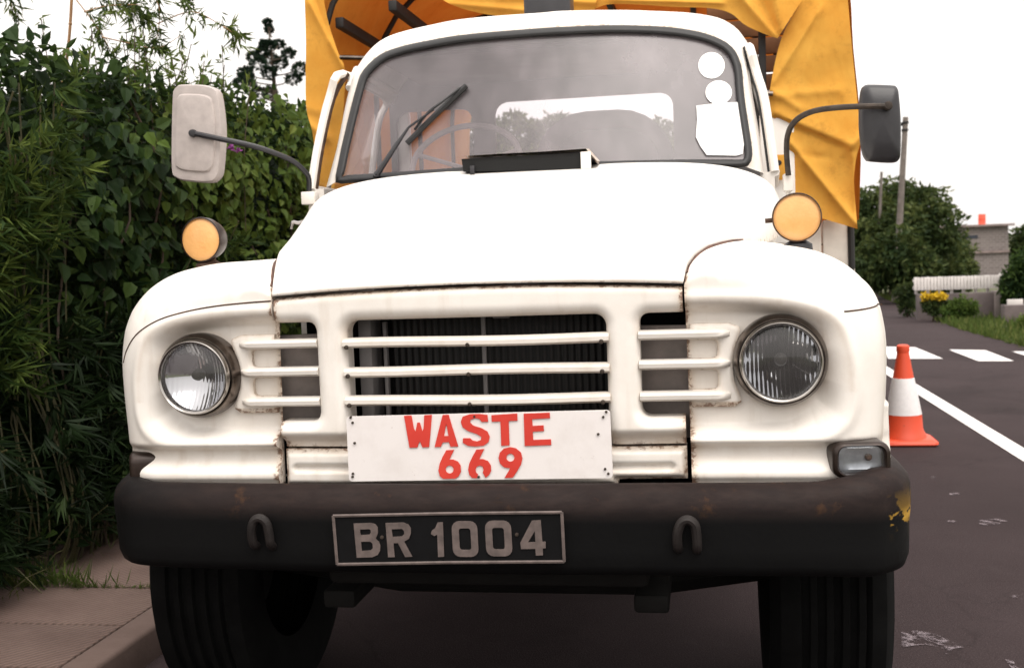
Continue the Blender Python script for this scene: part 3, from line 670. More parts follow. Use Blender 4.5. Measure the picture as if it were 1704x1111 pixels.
def door(s):
    st = [at(*q, 1.42) for q in (((562, 118), (547, 161), (534, 250), (529, 317)) if s < 0 else ((1246, 72), (1259, 121), (1273, 173), (1289, 288)))]
    dpt = lambda p, Y: np.array([p[0]+s*.06*(Y-1.42), Y, p[2]])
    F = [dpt(st[3]+np.array([s*.02, 0, -.35]), 1.30), dpt(st[3], 1.33), dpt(st[2], 1.37), dpt(st[1], 1.43), dpt(st[0], 1.50)]
    bk = [dpt(st[0], 2.24), dpt(st[1], 2.27), dpt(st[2], 2.28), dpt(st[3], 2.28)]
    bm = bmesh.new(); add_tube(bm, smoothpath(F[1:]+bk, 4), .016, 8); add_tube(bm, [F[1], bk[3]], .018, 8)
    lo = [F[1], bk[3], bk[3]+np.array([0, 0, -.6]), F[1]+np.array([0, .0, -.6])]
    vv = [bm.verts.new(tuple(p)) for p in lo]+[bm.verts.new((p[0]-s*.05, p[1], p[2])) for p in lo]
    for q in ((0, 1, 2, 3), (4, 7, 6, 5), (0, 4, 5, 1), (1, 5, 6, 2), (2, 6, 7, 3), (3, 7, 4, 0)): bm.faces.new([vv[k] for k in q])
    o = bmobj('door', bm, 'white_paint', T)
    rub_ = [p+np.array([-s*.014, .012, 0]) for p in (F[1], F[2], F[3], F[4])]; tube('window_rubber', smoothpath(rub_, 4), .010, 'rusty_iron' if s < 0 else 'black_rubber', o, 8)
    gl = F[1:]+bk; mesh('door_glass', gl, [tuple(range(len(gl)))], 'clear_glass', o, False)
    # rain gutter strip between door and roof
    tube('gutter', [Cc[i0 if s < 0 else i1-1]+np.array([s*.012, .0, -.03]), dpt(st[0], 1.6)+np.array([-s*.03, 0, .03]), dpt(st[0], 2.3)+np.array([-s*.04, 0, .03])], .014, 'white_paint', o, 8)
    bm = bmesh.new(); add_box(bm, (s*.79-.045, 2.32, 1.1), (s*.79+.045, 2.36, 2.1), .01); bmobj('rear_pillar', bm, 'white_paint', o)
for s in (-1, 1): door(s)
# cab interior
bm = bmesh.new(); add_box(bm, (-.66, 1.27, 1.45), (.66, 1.42, 1.64), .03); bmobj('dashboard', bm, 'cab_grey', T)
bm = bmesh.new(); add_box(bm, (-.10, 1.92, 1.15), (.47, 2.06, 1.965), .22, 6); add_box(bm, (-.06, 1.50, 1.2), (.45, 1.95, 1.42), .06, 3); bmobj('seat', bm, 'seat_vinyl', T)
bm = bmesh.new(); add_box(bm, (-.72, 1.96, 1.15), (-.26, 2.08, 1.72), .06, 3); add_box(bm, (-.72, 1.5, 1.2), (-.26, 1.95, 1.42), .06, 3); bmobj('seat', bm, 'seat_vinyl', T)
bm = bmesh.new(); add_box(bm, (-.66, 1.50, 2.17), (.66, 2.29, 2.185)); bmobj('headlining', bm, 'cab_grey', T)
bm = bmesh.new(); add_box(bm, (-.62, 1.5, 1.13), (.62, 2.2, 1.16)); bmobj('cab_floor', bm, 'cab_grey', T)
sw = at(775, 272, 1.6); ax = Vector((0, -.75, .66)); a = Vector((1, 0, 0)); b = ax.cross(a).normalized(); bm = bmesh.new(); R_ = .215
add_tube(bm, [Vector(sw)+(a*math.cos(t)+b*math.sin(t))*R_ for t in np.linspace(0, 2*math.pi, 41)], .012, 8, False)
for t in (0.3, math.pi-.3, -math.pi/2): add_tube(bm, [Vector(sw)-ax*.03, Vector(sw)+(a*math.cos(t)+b*math.sin(t))*R_], .009, 6)
add_tube(bm, [Vector(sw)-ax*.02, Vector(sw)-ax*.5], .02, 8); bmobj('steering_wheel', bm, 'grey_plastic', T)
# wiper, vent flap, roof lamp
W_ = lambda q, o: ws_at(*q, o)
wp = tube('wiper_arm', [W_((627, 291), .045), W_((640, 271), .055), W_((657, 245), .055), W_((680, 212), .05), W_((722, 182), .05)], [.012, .010, .009, .0045, .0045], 'black_plastic', T, 8)
bm = bmesh.new(); add_tube(bm, [W_((627, 303), .0), W_((627, 289), .05)], [.014, .013], 10)
me_ = bmobj('wiper_pivot', bm, 'black_plastic', wp)
bm = bmesh.new(); add_tube(bm, [W_((677, 239), .018), W_((726, 190), .018), W_((776, 143), .018)], .0105, 6); add_tube(bm, smoothpath([W_((690, 216), .02), W_((712, 188), .05), W_((735, 170), .05), W_((766, 146), .024)], 4), .005, 6); bmobj('wiper_blade', bm, 'black_rubber', wp)
FY = 1.02
ft = [at(767, 262, FY), at(830, 258, FY), at(900, 254.5, FY), at(975, 249.5, FY), at(994, 271, FY)]
rings = [[p+np.array([0, 0, .004]) for p in ft], [p+np.array([0, .11, .012]) for p in ft], [p+np.array([0, .11, .005]) for p in ft], [p+np.array([0, .001, -.003]) for p in ft]]
vf = loft('vent_flap', rings, 'white_paint', T, closed=False, sharp=30, attrs={'rust': [.6]*20})
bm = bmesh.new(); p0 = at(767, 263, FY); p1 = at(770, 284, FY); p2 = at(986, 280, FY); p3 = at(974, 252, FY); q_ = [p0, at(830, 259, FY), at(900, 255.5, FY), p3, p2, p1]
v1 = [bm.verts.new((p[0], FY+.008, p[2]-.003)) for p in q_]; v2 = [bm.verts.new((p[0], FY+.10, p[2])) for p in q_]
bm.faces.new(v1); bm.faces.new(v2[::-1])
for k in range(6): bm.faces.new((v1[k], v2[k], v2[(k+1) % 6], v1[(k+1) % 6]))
bmobj('vent_mouth_shade', bm, 'black_void', vf, False)  # solid black block, painted shade inside the open vent
bm = bmesh.new(); a = at(966, 253, FY); b = at(984, 281, FY); add_box(bm, (a[0], FY-.004, b[2]), (b[0], FY+.004, a[2]), .002); bmobj('strut', bm, 'white_paint', vf)
bm = bmesh.new(); a = at(782, 276, FY); b = at(790, 287, FY); add_box(bm, (a[0], FY-.004, b[2]-.01), (b[0], FY+.006, a[2]), .002); bmobj('strut', bm, 'black_plastic', vf)
bm = bmesh.new(); add_box(bm, (-.10, 1.70, 2.27), (.085, 1.86, 2.44), .02, 3); bmobj('roof_lamp', bm, 'black_plastic', T)
# ---- headlights
for s in (-1, 1):
    c = at(*((326, 626.5) if s < 0 else (1299.6, 601.2)), .0); k = 1.0
    hp = lathe('headlight', [(rr_, (.050 if s > 0 else .040)*(1-1.1*(rr_/.089)**2)) for rr_ in (0, .01, .02, .03, .04, .05, .06, .07, .08, .089)], (c[0], .008, c[2]), (0, 1, 0), 'fluted_reflector', T)
    lathe('rim', [(.112, .055), (.1125, .022), (.109, .006), (.1035, -.004), (.1005, -.004), (.0985, .0), (.0975, .004)], (c[0], 0., c[2]), (0, 1, 0), 'dull_chrome', hp, 64, 60)
    lathe('retaining_ring', [(.0995, .0), (.0985, -.012), (.0965, -.021), (.0935, -.0245), (.0895, -.022), (.087, -.012), (.088, .0)], (c[0], 0., c[2]), (0, 1, 0), 'chrome', hp, 64, 60)
    lathe('lens', [(.0, -.026), (.03, -.0245), (.06, -.019), (.0885, -.008)], (c[0], .0, c[2]), (0, 1, 0), 'lens_glass', hp, 48)
    bm = bmesh.new(); add_lathe(bm, [(.0, -.004), (.012, -.001), (.016, .012), (.014, .03)], (c[0], .0, c[2]+.004), (0, 1, 0), 20)
    bmobj('bulb_shield', bm, 'dark_iron', hp)
# ---- amber lamps on the wings
for s, q, rp in ((-1, (335.5, 398.5), 33), (1, (1326, 361.5), 38)):
    Y = .20; c = at(*q, Y); r = .0585
    ax = Vector((s*-.02+.03, 1, 0)) if s > 0 else Vector((.10, 1, .0))
    h = lathe('amber_lamp', [(.0, .075), (.03, .072), (.052, .05), (.061, .018), (.0622, -.002), (.0615, -.006), (.0585, -.007)], c, ax, 'lamp_bezel' if s < 0 else 'rusty_iron', T, 44)
    lathe('amber_lens', [(r9, -.012+.010*(r9/.0592)**2+(.0012 if i9 % 2 else 0)) for i9, r9 in enumerate(np.linspace(0, .0592, 15))], c, ax, 'amber_lens', h, 44)
    fz = 1.405; zb = c[2]-.058
    lathe('base', [(.0, .03), (.017, .03), (.02, .012), (.036, .002), (.038, -.02), (.0, -.02)], (c[0]+.004, Y+.03, zb-.012), (0, 0, 1), 'rusty_iron' if s < 0 else 'black_plastic', h, 24)
    if s > 0: tube('screw', [c+np.array([-.06, .01, -.005]), c+np.array([-.078, .01, -.006])], .006, 'rusty_iron', h, 8)
# ---- side marker lamps
def marker(s):
    if s > 0: c = np.array([.930, .004, .8905]); rot = Matrix.Rotation(math.radians(7), 3, 'Z')
    else: c = np.array([-.962, .085, .868]); rot = Matrix.Rotation(math.radians(-70), 3, 'Z')
    hw, hh = .069, .043
    def P(u, v, w): p = rot @ Vector((u, w, 0)); return (c[0]+p.x, c[1]+p.y, c[2]+v)
    def ring(k, w, r=.027):
        out = []
        for cx, cz, a0 in ((1, 1, 0), (-1, 1, 90), (-1, -1, 180), (1, -1, 270)):
            for t in range(7):
                a = math.radians(a0+t*15); out.append(P(cx*(hw*k-r*k)+r*k*math.cos(a), cz*(hh*k-r*k)+r*k*math.sin(a), w))
        return out
    h = loft('marker_lamp', [ring(1., .07), ring(1., -.008), ring(.97, -.018), ring(.84, -.022), ring(.78, -.016), ring(.76, .0), ring(.74, .008)], 'lamp_bezel', T, closed=True, caps=(True, True), sharp=60)
    loft('marker_reflector', [ring(.75, .004), ring(.6, .003), ring(.45, .006), ring(.1, .006)], 'lamp_silver', h, closed=True, caps=(False, True), sharp=30)
    loft('marker_lens', [ring(.80, -.014), ring(.6, -.020), ring(.2, -.022)], 'clear_glass', h, closed=True, caps=(False, True))
    lathe('bulb', [(.0, -.012), (.006, -.010), (.009, 0), (.007, .01)], P(.020, .004, .0), tuple(rot @ Vector((0, 1, 0))), 'rusty_iron', h, 14)
for s in (-1, 1): marker(s)
# ---- bumper with hooks and number plate
path = resample(smoothpath([(-1.0, .42), (-1.005, .20), (-.985, .05), (-.93, -.035), (-.84, -.075), (-.5, -.095), (0, -.102), (.5, -.098), (.88, -.085), (.965, -.05), (1.015, .03), (1.03, .18), (1.03, .42)], 8), 150)
prof = [(-.05, .845), (-.02, .851), (.0, .849), (.014, .838), (.027, .822), (.033, .804), (.0345, .79), (.0335, .765), (.031, .735), (.030, .70), (.028, .662), (.020, .640), (.0, .632), (-.05, .630)]
rings = []; top = []; scr = []
for i, p in enumerate(path):
    t = path[min(i+1, 149)]-path[max(i-1, 0)]; t = t/np.linalg.norm(t); n = np.array([t[1], -t[0]])
    endk = sst(max(abs(p[0])-.80, 0)/.2)*(1 if p[0] > 0 else .0); dr = sst((p[1]-.0)/.3)
    ring = []
    for o_, z in prof:
        wob = .003*nz(p[0]*3, z*6, p[1]*3)
        zz = z+(.022*endk if z > .8 else -.006*endk)*(1-.5*dr); zz = zz if z > .74 else zz+(.02*dr)
        ring.append((p[0]+n[0]*(o_+wob), p[1]+n[1]*(o_+wob), zz))
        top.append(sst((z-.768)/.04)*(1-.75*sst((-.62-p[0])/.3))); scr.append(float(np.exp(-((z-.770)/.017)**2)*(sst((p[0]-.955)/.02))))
    rings.append(ring)
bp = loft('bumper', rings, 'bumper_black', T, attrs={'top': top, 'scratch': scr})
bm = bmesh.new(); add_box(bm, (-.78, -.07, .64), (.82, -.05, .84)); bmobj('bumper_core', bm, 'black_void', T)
for px in (432, 1143):
    x = at(px, 880, -.15)[0]; pts = []
    for t in np.linspace(0, math.pi, 11): pts.append((x-.0+.0*t, -.118-.035*math.sin(t)*1., .742+.033*math.cos(t)*1.25))
    bm = bmesh.new(); add_tube(bm, smoothpath([(x-.021, -.11, .70), (x-.022, -.140, .712), (x-.022, -.150, .745), (x-.013, -.152, .772), (x+.003, -.152, .780), (x+.018, -.150, .768), (x+.022, -.146, .74), (x+.022, -.138, .71), (x+.021, -.10, .695)], 4), .0115, 10)
    bmobj('tow_hook', bm, 'hook_iron', T)
PY = -.150
pq = [(555, 857.5), (935, 851.5), (939, 933.5), (561.5, 938)]
P4 = [at(*q, PY) for q in pq]; bm = bmesh.new()
v1 = [bm.verts.new(tuple(p)) for p in P4]; v2 = [bm.verts.new((p[0], PY+.006, p[2])) for p in P4]; bm.faces.new(v1[::-1]); bm.faces.new(v2)
for k in range(4): bm.faces.new((v1[k], v1[(k+1) % 4], v2[(k+1) % 4], v2[k]))
NP = bmobj('number_plate', bm, 'plate_black', T, False)
bm = bmesh.new(); PB = [np.array([p[0], PY-.002, p[2]]) for p in P4]
for k in range(4): add_tube(bm, [PB[k], (PB[k]+PB[(k+1) % 4])/2+np.array([0, 0, .0015]), PB[(k+1) % 4]], .0042, 6)
bmobj('plate_frame', bm, 'letter_grey', NP)
cp = lambda pts: crop(pts, 3.356, 500, 780)
def rr0(x0, x1, y0, y1, r):
    out = []
    for cx, cy, a0 in ((x1-r, y0+r, -90), (x1-r, y1-r, 0), (x0+r, y1-r, 90), (x0+r, y0+r, 180)):
        for t in range(5): a = math.radians(a0+t*22.5); out.append((cx+r*math.cos(a), cy+r*math.sin(a)))
    return out
shear = lambda pts: [(x+(y-390)*.055, y) for x, y in pts]
PLT = [[(297, 303), (395, 300), (418, 307), (431, 324), (433, 356), (420, 388), (438, 405), (446, 425), (445, 455), (432, 478), (402, 491), (315, 494)], [(333, 337), (336, 368), (385, 365), (394, 352), (392, 338), (384, 334)], [(339, 405), (343, 456), (392, 453), (405, 440), (403, 415), (390, 404)],
    [(475, 300), (575, 298), (602, 308), (616, 328), (617, 358), (606, 388), (580, 404), (626, 488), (585, 490), (545, 412), (520, 413), (527, 490), (490, 491)], [(510, 335), (514, 378), (566, 375), (580, 362), (579, 345), (568, 333)],
    [(766, 297), (795, 297), (803, 488), (769, 490), (764, 365), (748, 373), (729, 362), (734, 342), (752, 330)],
    shear(rr0(848, 991, 290, 489, 42)), shear(rr0(887, 952, 330, 450, 14)), shear(rr0(1034, 1180, 287, 486, 42)), shear(rr0(1073, 1139, 327, 447, 14)),
    [(1292, 287), (1342, 284), (1350, 404), (1369, 405), (1370, 440), (1353, 442), (1355, 480), (1315, 482), (1312, 444), (1232, 446), (1228, 410)], [(1309, 345), (1271, 408), (1312, 406)]]
glyphs('plate_lettering', [cp(l) for l in PLT[:5]], PY-.0022, 'letter_grey', NP); glyphs('plate_lettering', [cp(l) for l in PLT[5:]], PY-.0022, 'letter_grey', NP)
for q in ((455, 381), (1208, 366)): c = at(*cp([q])[0], PY-.002); lathe('plate_screw', [(0, -.004), (.004, -.003), (.005, .001)], c, (0, 1, 0), 'screw_dark', NP, 10)
# ---- the WASTE board
SY = -.052; sc_ = [at(*q, SY) for q in ((576, 693), (1015, 682), (1020, 795), (581, 800.5))]
def rquad(Q, r, n=4):
    out = []
    for k in range(4):
        p = Q[k]; a = Q[k-1]-p; b = Q[(k+1) % 4]-p; a = a/np.linalg.norm(a); b = b/np.linalg.norm(b)
        for t in range(n+1): u = t/n; out.append(p+a*r*(1-u)**2+b*r*u**2)
    return out
rq = rquad(sc_, .010); loop = lambda dy, k=0.: [np.array([p[0], SY+dy, p[2]]) for p in rq]
SB = loft('sign_board', [loop(.006), loop(.0)], 'sign_board', T, closed=True, caps=(True, True), sharp=30)
c6 = lambda pts: crop(pts, 2.848, 540, 440)
SIGN = [[(377, 716), (412, 714), (424, 778), (432, 790), (440, 748), (452, 748), (464, 790), (470, 775), (473, 713), (509, 711), (503, 790), (496, 864), (464, 865), (452, 836), (440, 866), (403, 867)],
    [(560, 712), (588, 711), (612, 790), (634, 861), (597, 862), (590, 840), (560, 842), (552, 863), (522, 864), (540, 790)], [(577, 752), (567, 812), (588, 811)],
    [(772, 712), (776, 744), (745, 745), (735, 731), (715, 727), (693, 734), (690, 748), (705, 762), (745, 775), (772, 790), (783, 815), (778, 840), (755, 857), (715, 861), (680, 858), (655, 843), (657, 822), (690, 822), (702, 833), (722, 837), (742, 830), (743, 815), (722, 802), (680, 788), (655, 770), (646, 745), (655, 720), (690, 708), (735, 707)],
    [(791, 713), (913, 705), (915, 739), (873, 741), (877, 855), (838, 858), (834, 743), (793, 744)],
    [(944, 706), (1067, 701), (1069, 727), (984, 732), (986, 764), (1038, 761), (1040, 788), (987, 791), (989, 830), (1073, 827), (1075, 854), (949, 859)],
    [(614, 877), (577, 879), (560, 910), (546, 942), (540, 975), (547, 1001), (563, 1014), (620, 1013), (637, 1001), (647, 980), (645, 952), (632, 932), (610, 923), (592, 923), (603, 900)], circ((593, 970), 19, 16),
    [(757, 873), (720, 876), (702, 908), (687, 940), (681, 970), (687, 996), (700, 1010), (722, 1011), (728, 993), (718, 985), (716, 970), (722, 956), (736, 951), (750, 957), (754, 972), (750, 985), (764, 1009), (780, 996), (790, 976), (788, 950), (775, 930), (752, 921), (734, 921), (745, 898)],
    [(853, 1010), (893, 1009), (915, 975), (932, 945), (938, 918), (931, 890), (908, 870), (880, 864), (850, 871), (831, 890), (825, 915), (832, 942), (852, 960), (880, 964), (868, 985)], circ((881, 914), 19, 16)]
glyphs('sign_lettering', [c6(l) for l in SIGN], SY-.0020, 'sign_red', SB)
for q in ((124, 724), (133, 749), (143, 845), (135, 990), (133, 1005), (711, 719), (731, 1006), (1335, 698), (1321, 722), (1297, 803), (1330, 968), (1345, 990)):
    c = at(*c6([q])[0], SY-.001); lathe('sign_bolt', [(0, -.004), (.0028, -.0035), (.0034, .001)], c, (0, 1, 0), 'screw_dark', SB, 10)
# ---- mirrors
def mirror(out, Ym, mat, arm, knob, armmat, dome):
    P = resample(smooth_closed(out, 4), 72, True); c = P.mean(0)
    def ring(k, dy): return [at(*(c+(p-c)*k), Ym)+np.array([0, dy, 0]) for p in P]
    a = tube('mirror', arm, .0095, armmat, T, 10, 5)
    if dome: rg = [ring(.97, .045), ring(1., .03), ring(1., .006), ring(.97, -.008), ring(.90, -.010), ring(.80, -.010), ring(.765, -.018), ring(.70, -.020), ring(.02, -.020)]
    else: rg = [ring(.97, .05), ring(1., .04), ring(.995, .012), ring(.95, -.006), ring(.85, -.016), ring(.5, -.026), ring(.02, -.028)]
    h = loft('mirror_housing', rg, mat, a, closed=True, caps=(False, True), sharp=40 if dome else None)
    mesh('mirror_glass', ring(.96, .044), [tuple(range(72))], 'silver_reflector', h, False)
    lathe('knob', [(0, -.012), (.012, -.010), (.014, .0), (.013, .03)], knob, (0, 1, 0), armmat, a, 14)
    return a
oL = crop([(180, 175), (190, 142), (215, 126), (330, 127), (388, 142), (410, 170), (428, 300), (431, 400), (420, 560), (406, 606), (370, 629), (240, 621), (195, 605), (175, 570), (174, 380)], 3.0848, 230, 100)
oR = crop([(815, 168), (830, 145), (860, 138), (1000, 143), (1020, 155), (1030, 190), (1042, 350), (1040, 540), (1030, 575), (1000, 590), (870, 583), (840, 570), (820, 520), (805, 400), (805, 250)], 3.4719, 1200, 100)
mirror(oL, .95, 'grey_plastic', [at(q[0], q[1], y) for q, y in (((322, 222), .925), ((360, 230), .92), ((420, 243), .95), ((460, 256), 1.0), ((487, 268), 1.05), ((506, 284), 1.1), ((514, 298), 1.13), ((514, 328), 1.14))], at(321, 222, .925), 'black_plastic', True)
mirror(oR, 1.0, 'black_plastic', [at(q[0], q[1], y) for q, y in (((1478, 177), .955), ((1440, 177), .95), ((1385, 180), .97), ((1348, 187), 1.0), ((1323, 202), 1.04), ((1311, 224), 1.07), ((1309, 255), 1.09), ((1312, 292), 1.1))], at(1478, 176, .955), 'arm_metal', False)
for s, q0, q1 in ((-1, (505, 320), (528, 340)), (1, (1303, 290), (1320, 318))):
    a = at(*q0, 1.14); b = at(*q1, 1.14); bm = bmesh.new(); add_box(bm, (a[0], 1.11, b[2]), (b[0], 1.17, a[2]), .004); add_tube(bm, [((a[0]+b[0])/2, 1.14, b[2]-.03), ((a[0]+b[0])/2, 1.14, b[2])], .008, 8); bmobj('mirror_bracket', bm, 'slat_paint', T)
# ---- wheels, axle, chassis
def wheel(x, y, s, w=.30, dual=False):
    r = .475; hw = w/2
    o = lathe('wheel', [(.27, -hw*.8), (.33, -hw), (.42, -hw*1.02), (.462, -hw*.86), (r, -hw*.62)]+[(r-(.013 if i9 % 4 in (2, 3) else 0), -hw*.62+hw*1.24*(i9+(-.3 if i9 % 2 == 0 else .3))/19) for i9 in range(1, 19)]+[(r, hw*.62), (.462, hw*.86), (.42, hw*1.02), (.33, hw), (.27, hw*.8)], (x, y, r), (1, 0, 0), 'tyre_rubber', T, 48)
    lathe('wheel_rim', [(.275, -hw*.75), (.25, -hw*.3), (.24, s*hw*.2), (.1, s*hw*.3), (.08, s*hw*.8), (.0, s*hw*.85)], (x, y, r), (1, 0, 0), 'under_iron', o, 32)
for s in (-1, 1): wheel(s*.885, .66, s, .31); wheel(s*.86, 4.3, s, .50)
bm = bmesh.new()
for s in (-1, 1):
    add_box(bm, (s*.42-.04, -.04, .62), (s*.42+.04, 6.2, .82)); add_box(bm, (s*.42-.045, .1, .47), (s*.42+.045, 1.3, .52), .01)
add_box(bm, (-.42, .02, .56), (.42, .10, .76), .02); bmobj('chassis', bm, 'under_iron', T)
bm = bmesh.new(); add_tube(bm, [(-.85, .66, .47), (-.4, .66, .40), (.4, .66, .40), (.85, .66, .47)], .055, 10); bmobj('axle', bm, 'under_iron', T)
bm = bmesh.new(); add_box(bm, (-.34, .22, .47), (.30, 1.0, .75), .10, 4); bmobj('sump', bm, 'under_iron', T)
bm = bmesh.new(); add_tube(bm, [(-.85, 4.3, .47), (.85, 4.3, .47)], .09, 10); bmobj('axle', bm, 'under_iron', T)
# ---- cargo body and canvas cover
CY = 2.62; HX = 1.275
bm = bmesh.new()
add_box(bm, (-HX, CY, 1.0), (HX, 6.3, 1.12), .01)
for k in range(17):
    a = -HX+.15*k; add_box(bm, (a+.004, CY+.06, 1.12), (a+.146, CY+.09, 1.50), .004)
bmobj('headboard', bm, 'board_white', T)
bm = bmesh.new(); add_box(bm, (.66, CY-.03, 1.40), (1.0, CY+.0, 2.10), .005); bmobj('headboard_panel', bm, 'clean_paint', T)
for s in (-1, 1):
    bm = bmesh.new()
    for k in range(3): add_box(bm, (s*(HX-.02)-.015, CY+.06, 1.12+.13*k+.004), (s*(HX-.02)+.015, 6.3, 1.12+.13*k+.126), .004)
    bmobj('side_board', bm, 'board_white', T)
# canvas tunnel
def tarp_ring(y, k=0):
    pts = [(-HX-.035, 1.50), (-HX-.05, 1.9), (-HX-.045, 2.3), (-HX, 2.62), (-1.12, 2.88), (-.8, 3.02), (-.4, 3.09), (0, 3.11), (.4, 3.09), (.8, 3.02), (1.12, 2.86), (HX-.02, 2.60), (HX+.0, 2.3), (HX+.03, 1.9), (HX+.015, 1.49)]
    P = resample(smoothpath(pts, 3), 60); sag = .05*math.sin(math.pi*((y-CY)/.9 % 1)) if k else 0
    return [(x*(1-sag*.5), y, z-sag*.9*(z > 2.5)+.012*nz(x*3, y*2.2, z*3)) for x, z in P]
yy_ = np.linspace(CY+.03, 6.4, 34); rings = [tarp_ring(y, 1) for y in yy_]
CV = loft('canvas_cover', rings, 'yellow_canvas', T)
def cloth(name, inner, outer, Y, creases, n=46, m=64, amp=.012, parent=None, seed=0):
    a = resample(smoothpath(inner, 4), m); b = resample(smoothpath(outer, 4), m); vs = []
    for j in range(m):
        for i in range(n):
            q = a[j]+(b[j]-a[j])*i/(n-1); dy = amp*nz(q[0]*.012, q[1]*.012, seed)+.14*amp*nz(q[0]*.05, q[1]*.03, seed+5)+.06*amp*nz(q[0]*.12, q[1]*.09, seed+8)
            for (p0, p1, A_, w) in creases:
                p0 = np.array(p0, float); ab = np.array(p1, float)-p0; t = np.clip(((q-p0)@ab)/(ab@ab), 0, 1); e = np.linalg.norm(q-p0-t*ab); dy -= .62*A_*math.exp(-math.sqrt(e*e+2.5)/w)
            vs.append(at(q[0], q[1], Y+dy))
    return mesh(name, vs, [(j*n+i, j*n+i+1, (j+1)*n+i+1, (j+1)*n+i) for j in range(m-1) for i in range(n-1)], 'yellow_canvas', parent)
cloth('canvas_flap', [(1345, -30), (1334, 0), (1301, 62), (1283, 138), (1278, 188), (1291, 203), (1290, 258), (1311, 322), (1330, 352)], [(1409, -30), (1411, 0), (1418, 81), (1427, 170), (1432, 231), (1425, 262), (1421, 300), (1424, 345), (1427, 381)], CY-.02,
      [((1297, 200), (1411, 247), -.055, 9), ((1292, 190), (1415, 242), .075, 16), ((1413, 247), (1432, 228), .05, 8), ((1316, 238), (1424, 372), .06, 8), ((1361, 20), (1287, 138), .045, 6), ((1368, 10), (1330, 150), .03, 14), ((1290, 160), (1395, 150), .03, 10), ((1420, 260), (1424, 372), .04, 6), ((1290, 255), (1380, 262), -.02, 4), ((1282, 150), (1330, 180), .035, 8)], 60, 90, .02, CV, 3)
cloth('canvas_flap', [(538, -40), (539, 0), (548, 43), (562, 86), (574, 118), (570, 200), (560, 290), (552, 330)], [(506, -40), (507, 0), (509, 70), (509, 173), (519, 216), (524, 250), (529, 285), (530, 330)], CY-.02,
      [((515, 5), (570, 110), .05, 6), ((524, 0), (545, 60), -.03, 6), ((510, 205), (545, 230), .04, 7), ((512, 180), (545, 190), .02, 8), ((530, 230), (534, 310), .03, 5)], 30, 70, .015, CV, 9)
cloth('canvas_flap', [(728, -30), (735, -2), (770, 15), (822, 26), (885, 27), (950, 24), (990, 16)], [(740, -50), (760, -40), (800, -40), (850, -40), (900, -40), (950, -40), (1000, -40)], CY-.05,
      [((740, 5), (900, 20), .05, 10), ((760, -10), (990, 5), .05, 8)], 30, 50, .02, CV, 12)
cloth('canvas_flap', [(985, 18), (1010, 8), (1060, 8), (1120, 12), (1180, 14), (1215, 22), (1240, 42), (1275, 58), (1294, 64)], [(980, -40), (1010, -40), (1060, -40), (1120, -40), (1180, -40), (1240, -40), (1290, -40), (1320, -20), (1335, 0)], CY-.05,
      [((1220, -20), (1292, 62), .07, 9), ((1255, -20), (1297, 62), -.05, 7), ((1285, -20), (1300, 50), .07, 9), ((1020, 0), (1200, 5), .05, 7)], 40, 60, .02, CV, 21)
# hoops and rails
bm = bmesh.new()
for y in (CY+.06, 3.6, 4.6, 5.6):
    rg = [(x*.985, y, z-.03) for x, z in resample(smoothpath([(-HX, 1.3), (-HX-.01, 2.3), (-HX+.02, 2.6), (-1.1, 2.85), (-.8, 2.98), (0, 3.07), (.8, 2.98), (1.1, 2.82), (HX-.03, 2.58), (HX-.01, 2.3), (HX, 1.3)], 3), 40)]
    add_tube(bm, rg, .016, 8)
bmobj('hoop_frame', bm, 'dark_iron', T)
bm = bmesh.new()
for q in ((662, 16), (575, 44)):
    p = at(*q, 2.8); x = p[0]; z = p[2]; add_box(bm, (x-.022, 2.70, z-.026), (x+.022, 6.3, z+.026), .006)
for x, z in ((.55, 3.0), (0, 3.04), (1.20, 2.5)): add_box(bm, (x-.02, 2.7, z-.03), (x+.02, 6.3, z+.03), .006)
bmobj('cover_rail', bm, 'dark_iron', T)
for q0, q1 in (((1262, 60), (1284, 200)),):
    a = at(*q0, CY+.02); b = at(*q1, CY+.02); bm = bmesh.new(); add_box(bm, (a[0], CY+.01, b[2]-.5), (b[0]-.02, CY+.05, a[2]+.5), .004); bmobj('cover_post', bm, 'dark_iron', T)
bm = bmesh.new()
for k in range(9): z = 1.95+.085*k; add_box(bm, (.62, CY+.14, z+.004), (1.22, CY+.16, z+.080), .003)
bmobj('slat_wall', bm, 'board_brown', T)
a = at(1288, 258, CY-.06); b = at(1309, 299, CY-.06); bm = bmesh.new(); add_box(bm, (a[0], CY-.063, b[2]), (b[0], CY-.055, a[2]), .003); ft_ = bmobj('flap_tab', bm, 'yellow_canvas', CV)
lathe('eyelet', [(0, -.003), (.010, -.003), (.013, .0), (.013, .006)], at(1296, 271, CY-.064), (0, 1, 0), 'dark_iron', ft_, 16)
tube('cover_pin', [at(566, 96, CY-.04), at(606, 97, CY-.04)], .012, 'dull_chrome', T, 8)
tube('cover_pin', [at(1270, 156, CY-.06), at(1286, 156, CY-.06)], .012, 'dull_chrome', T, 8)

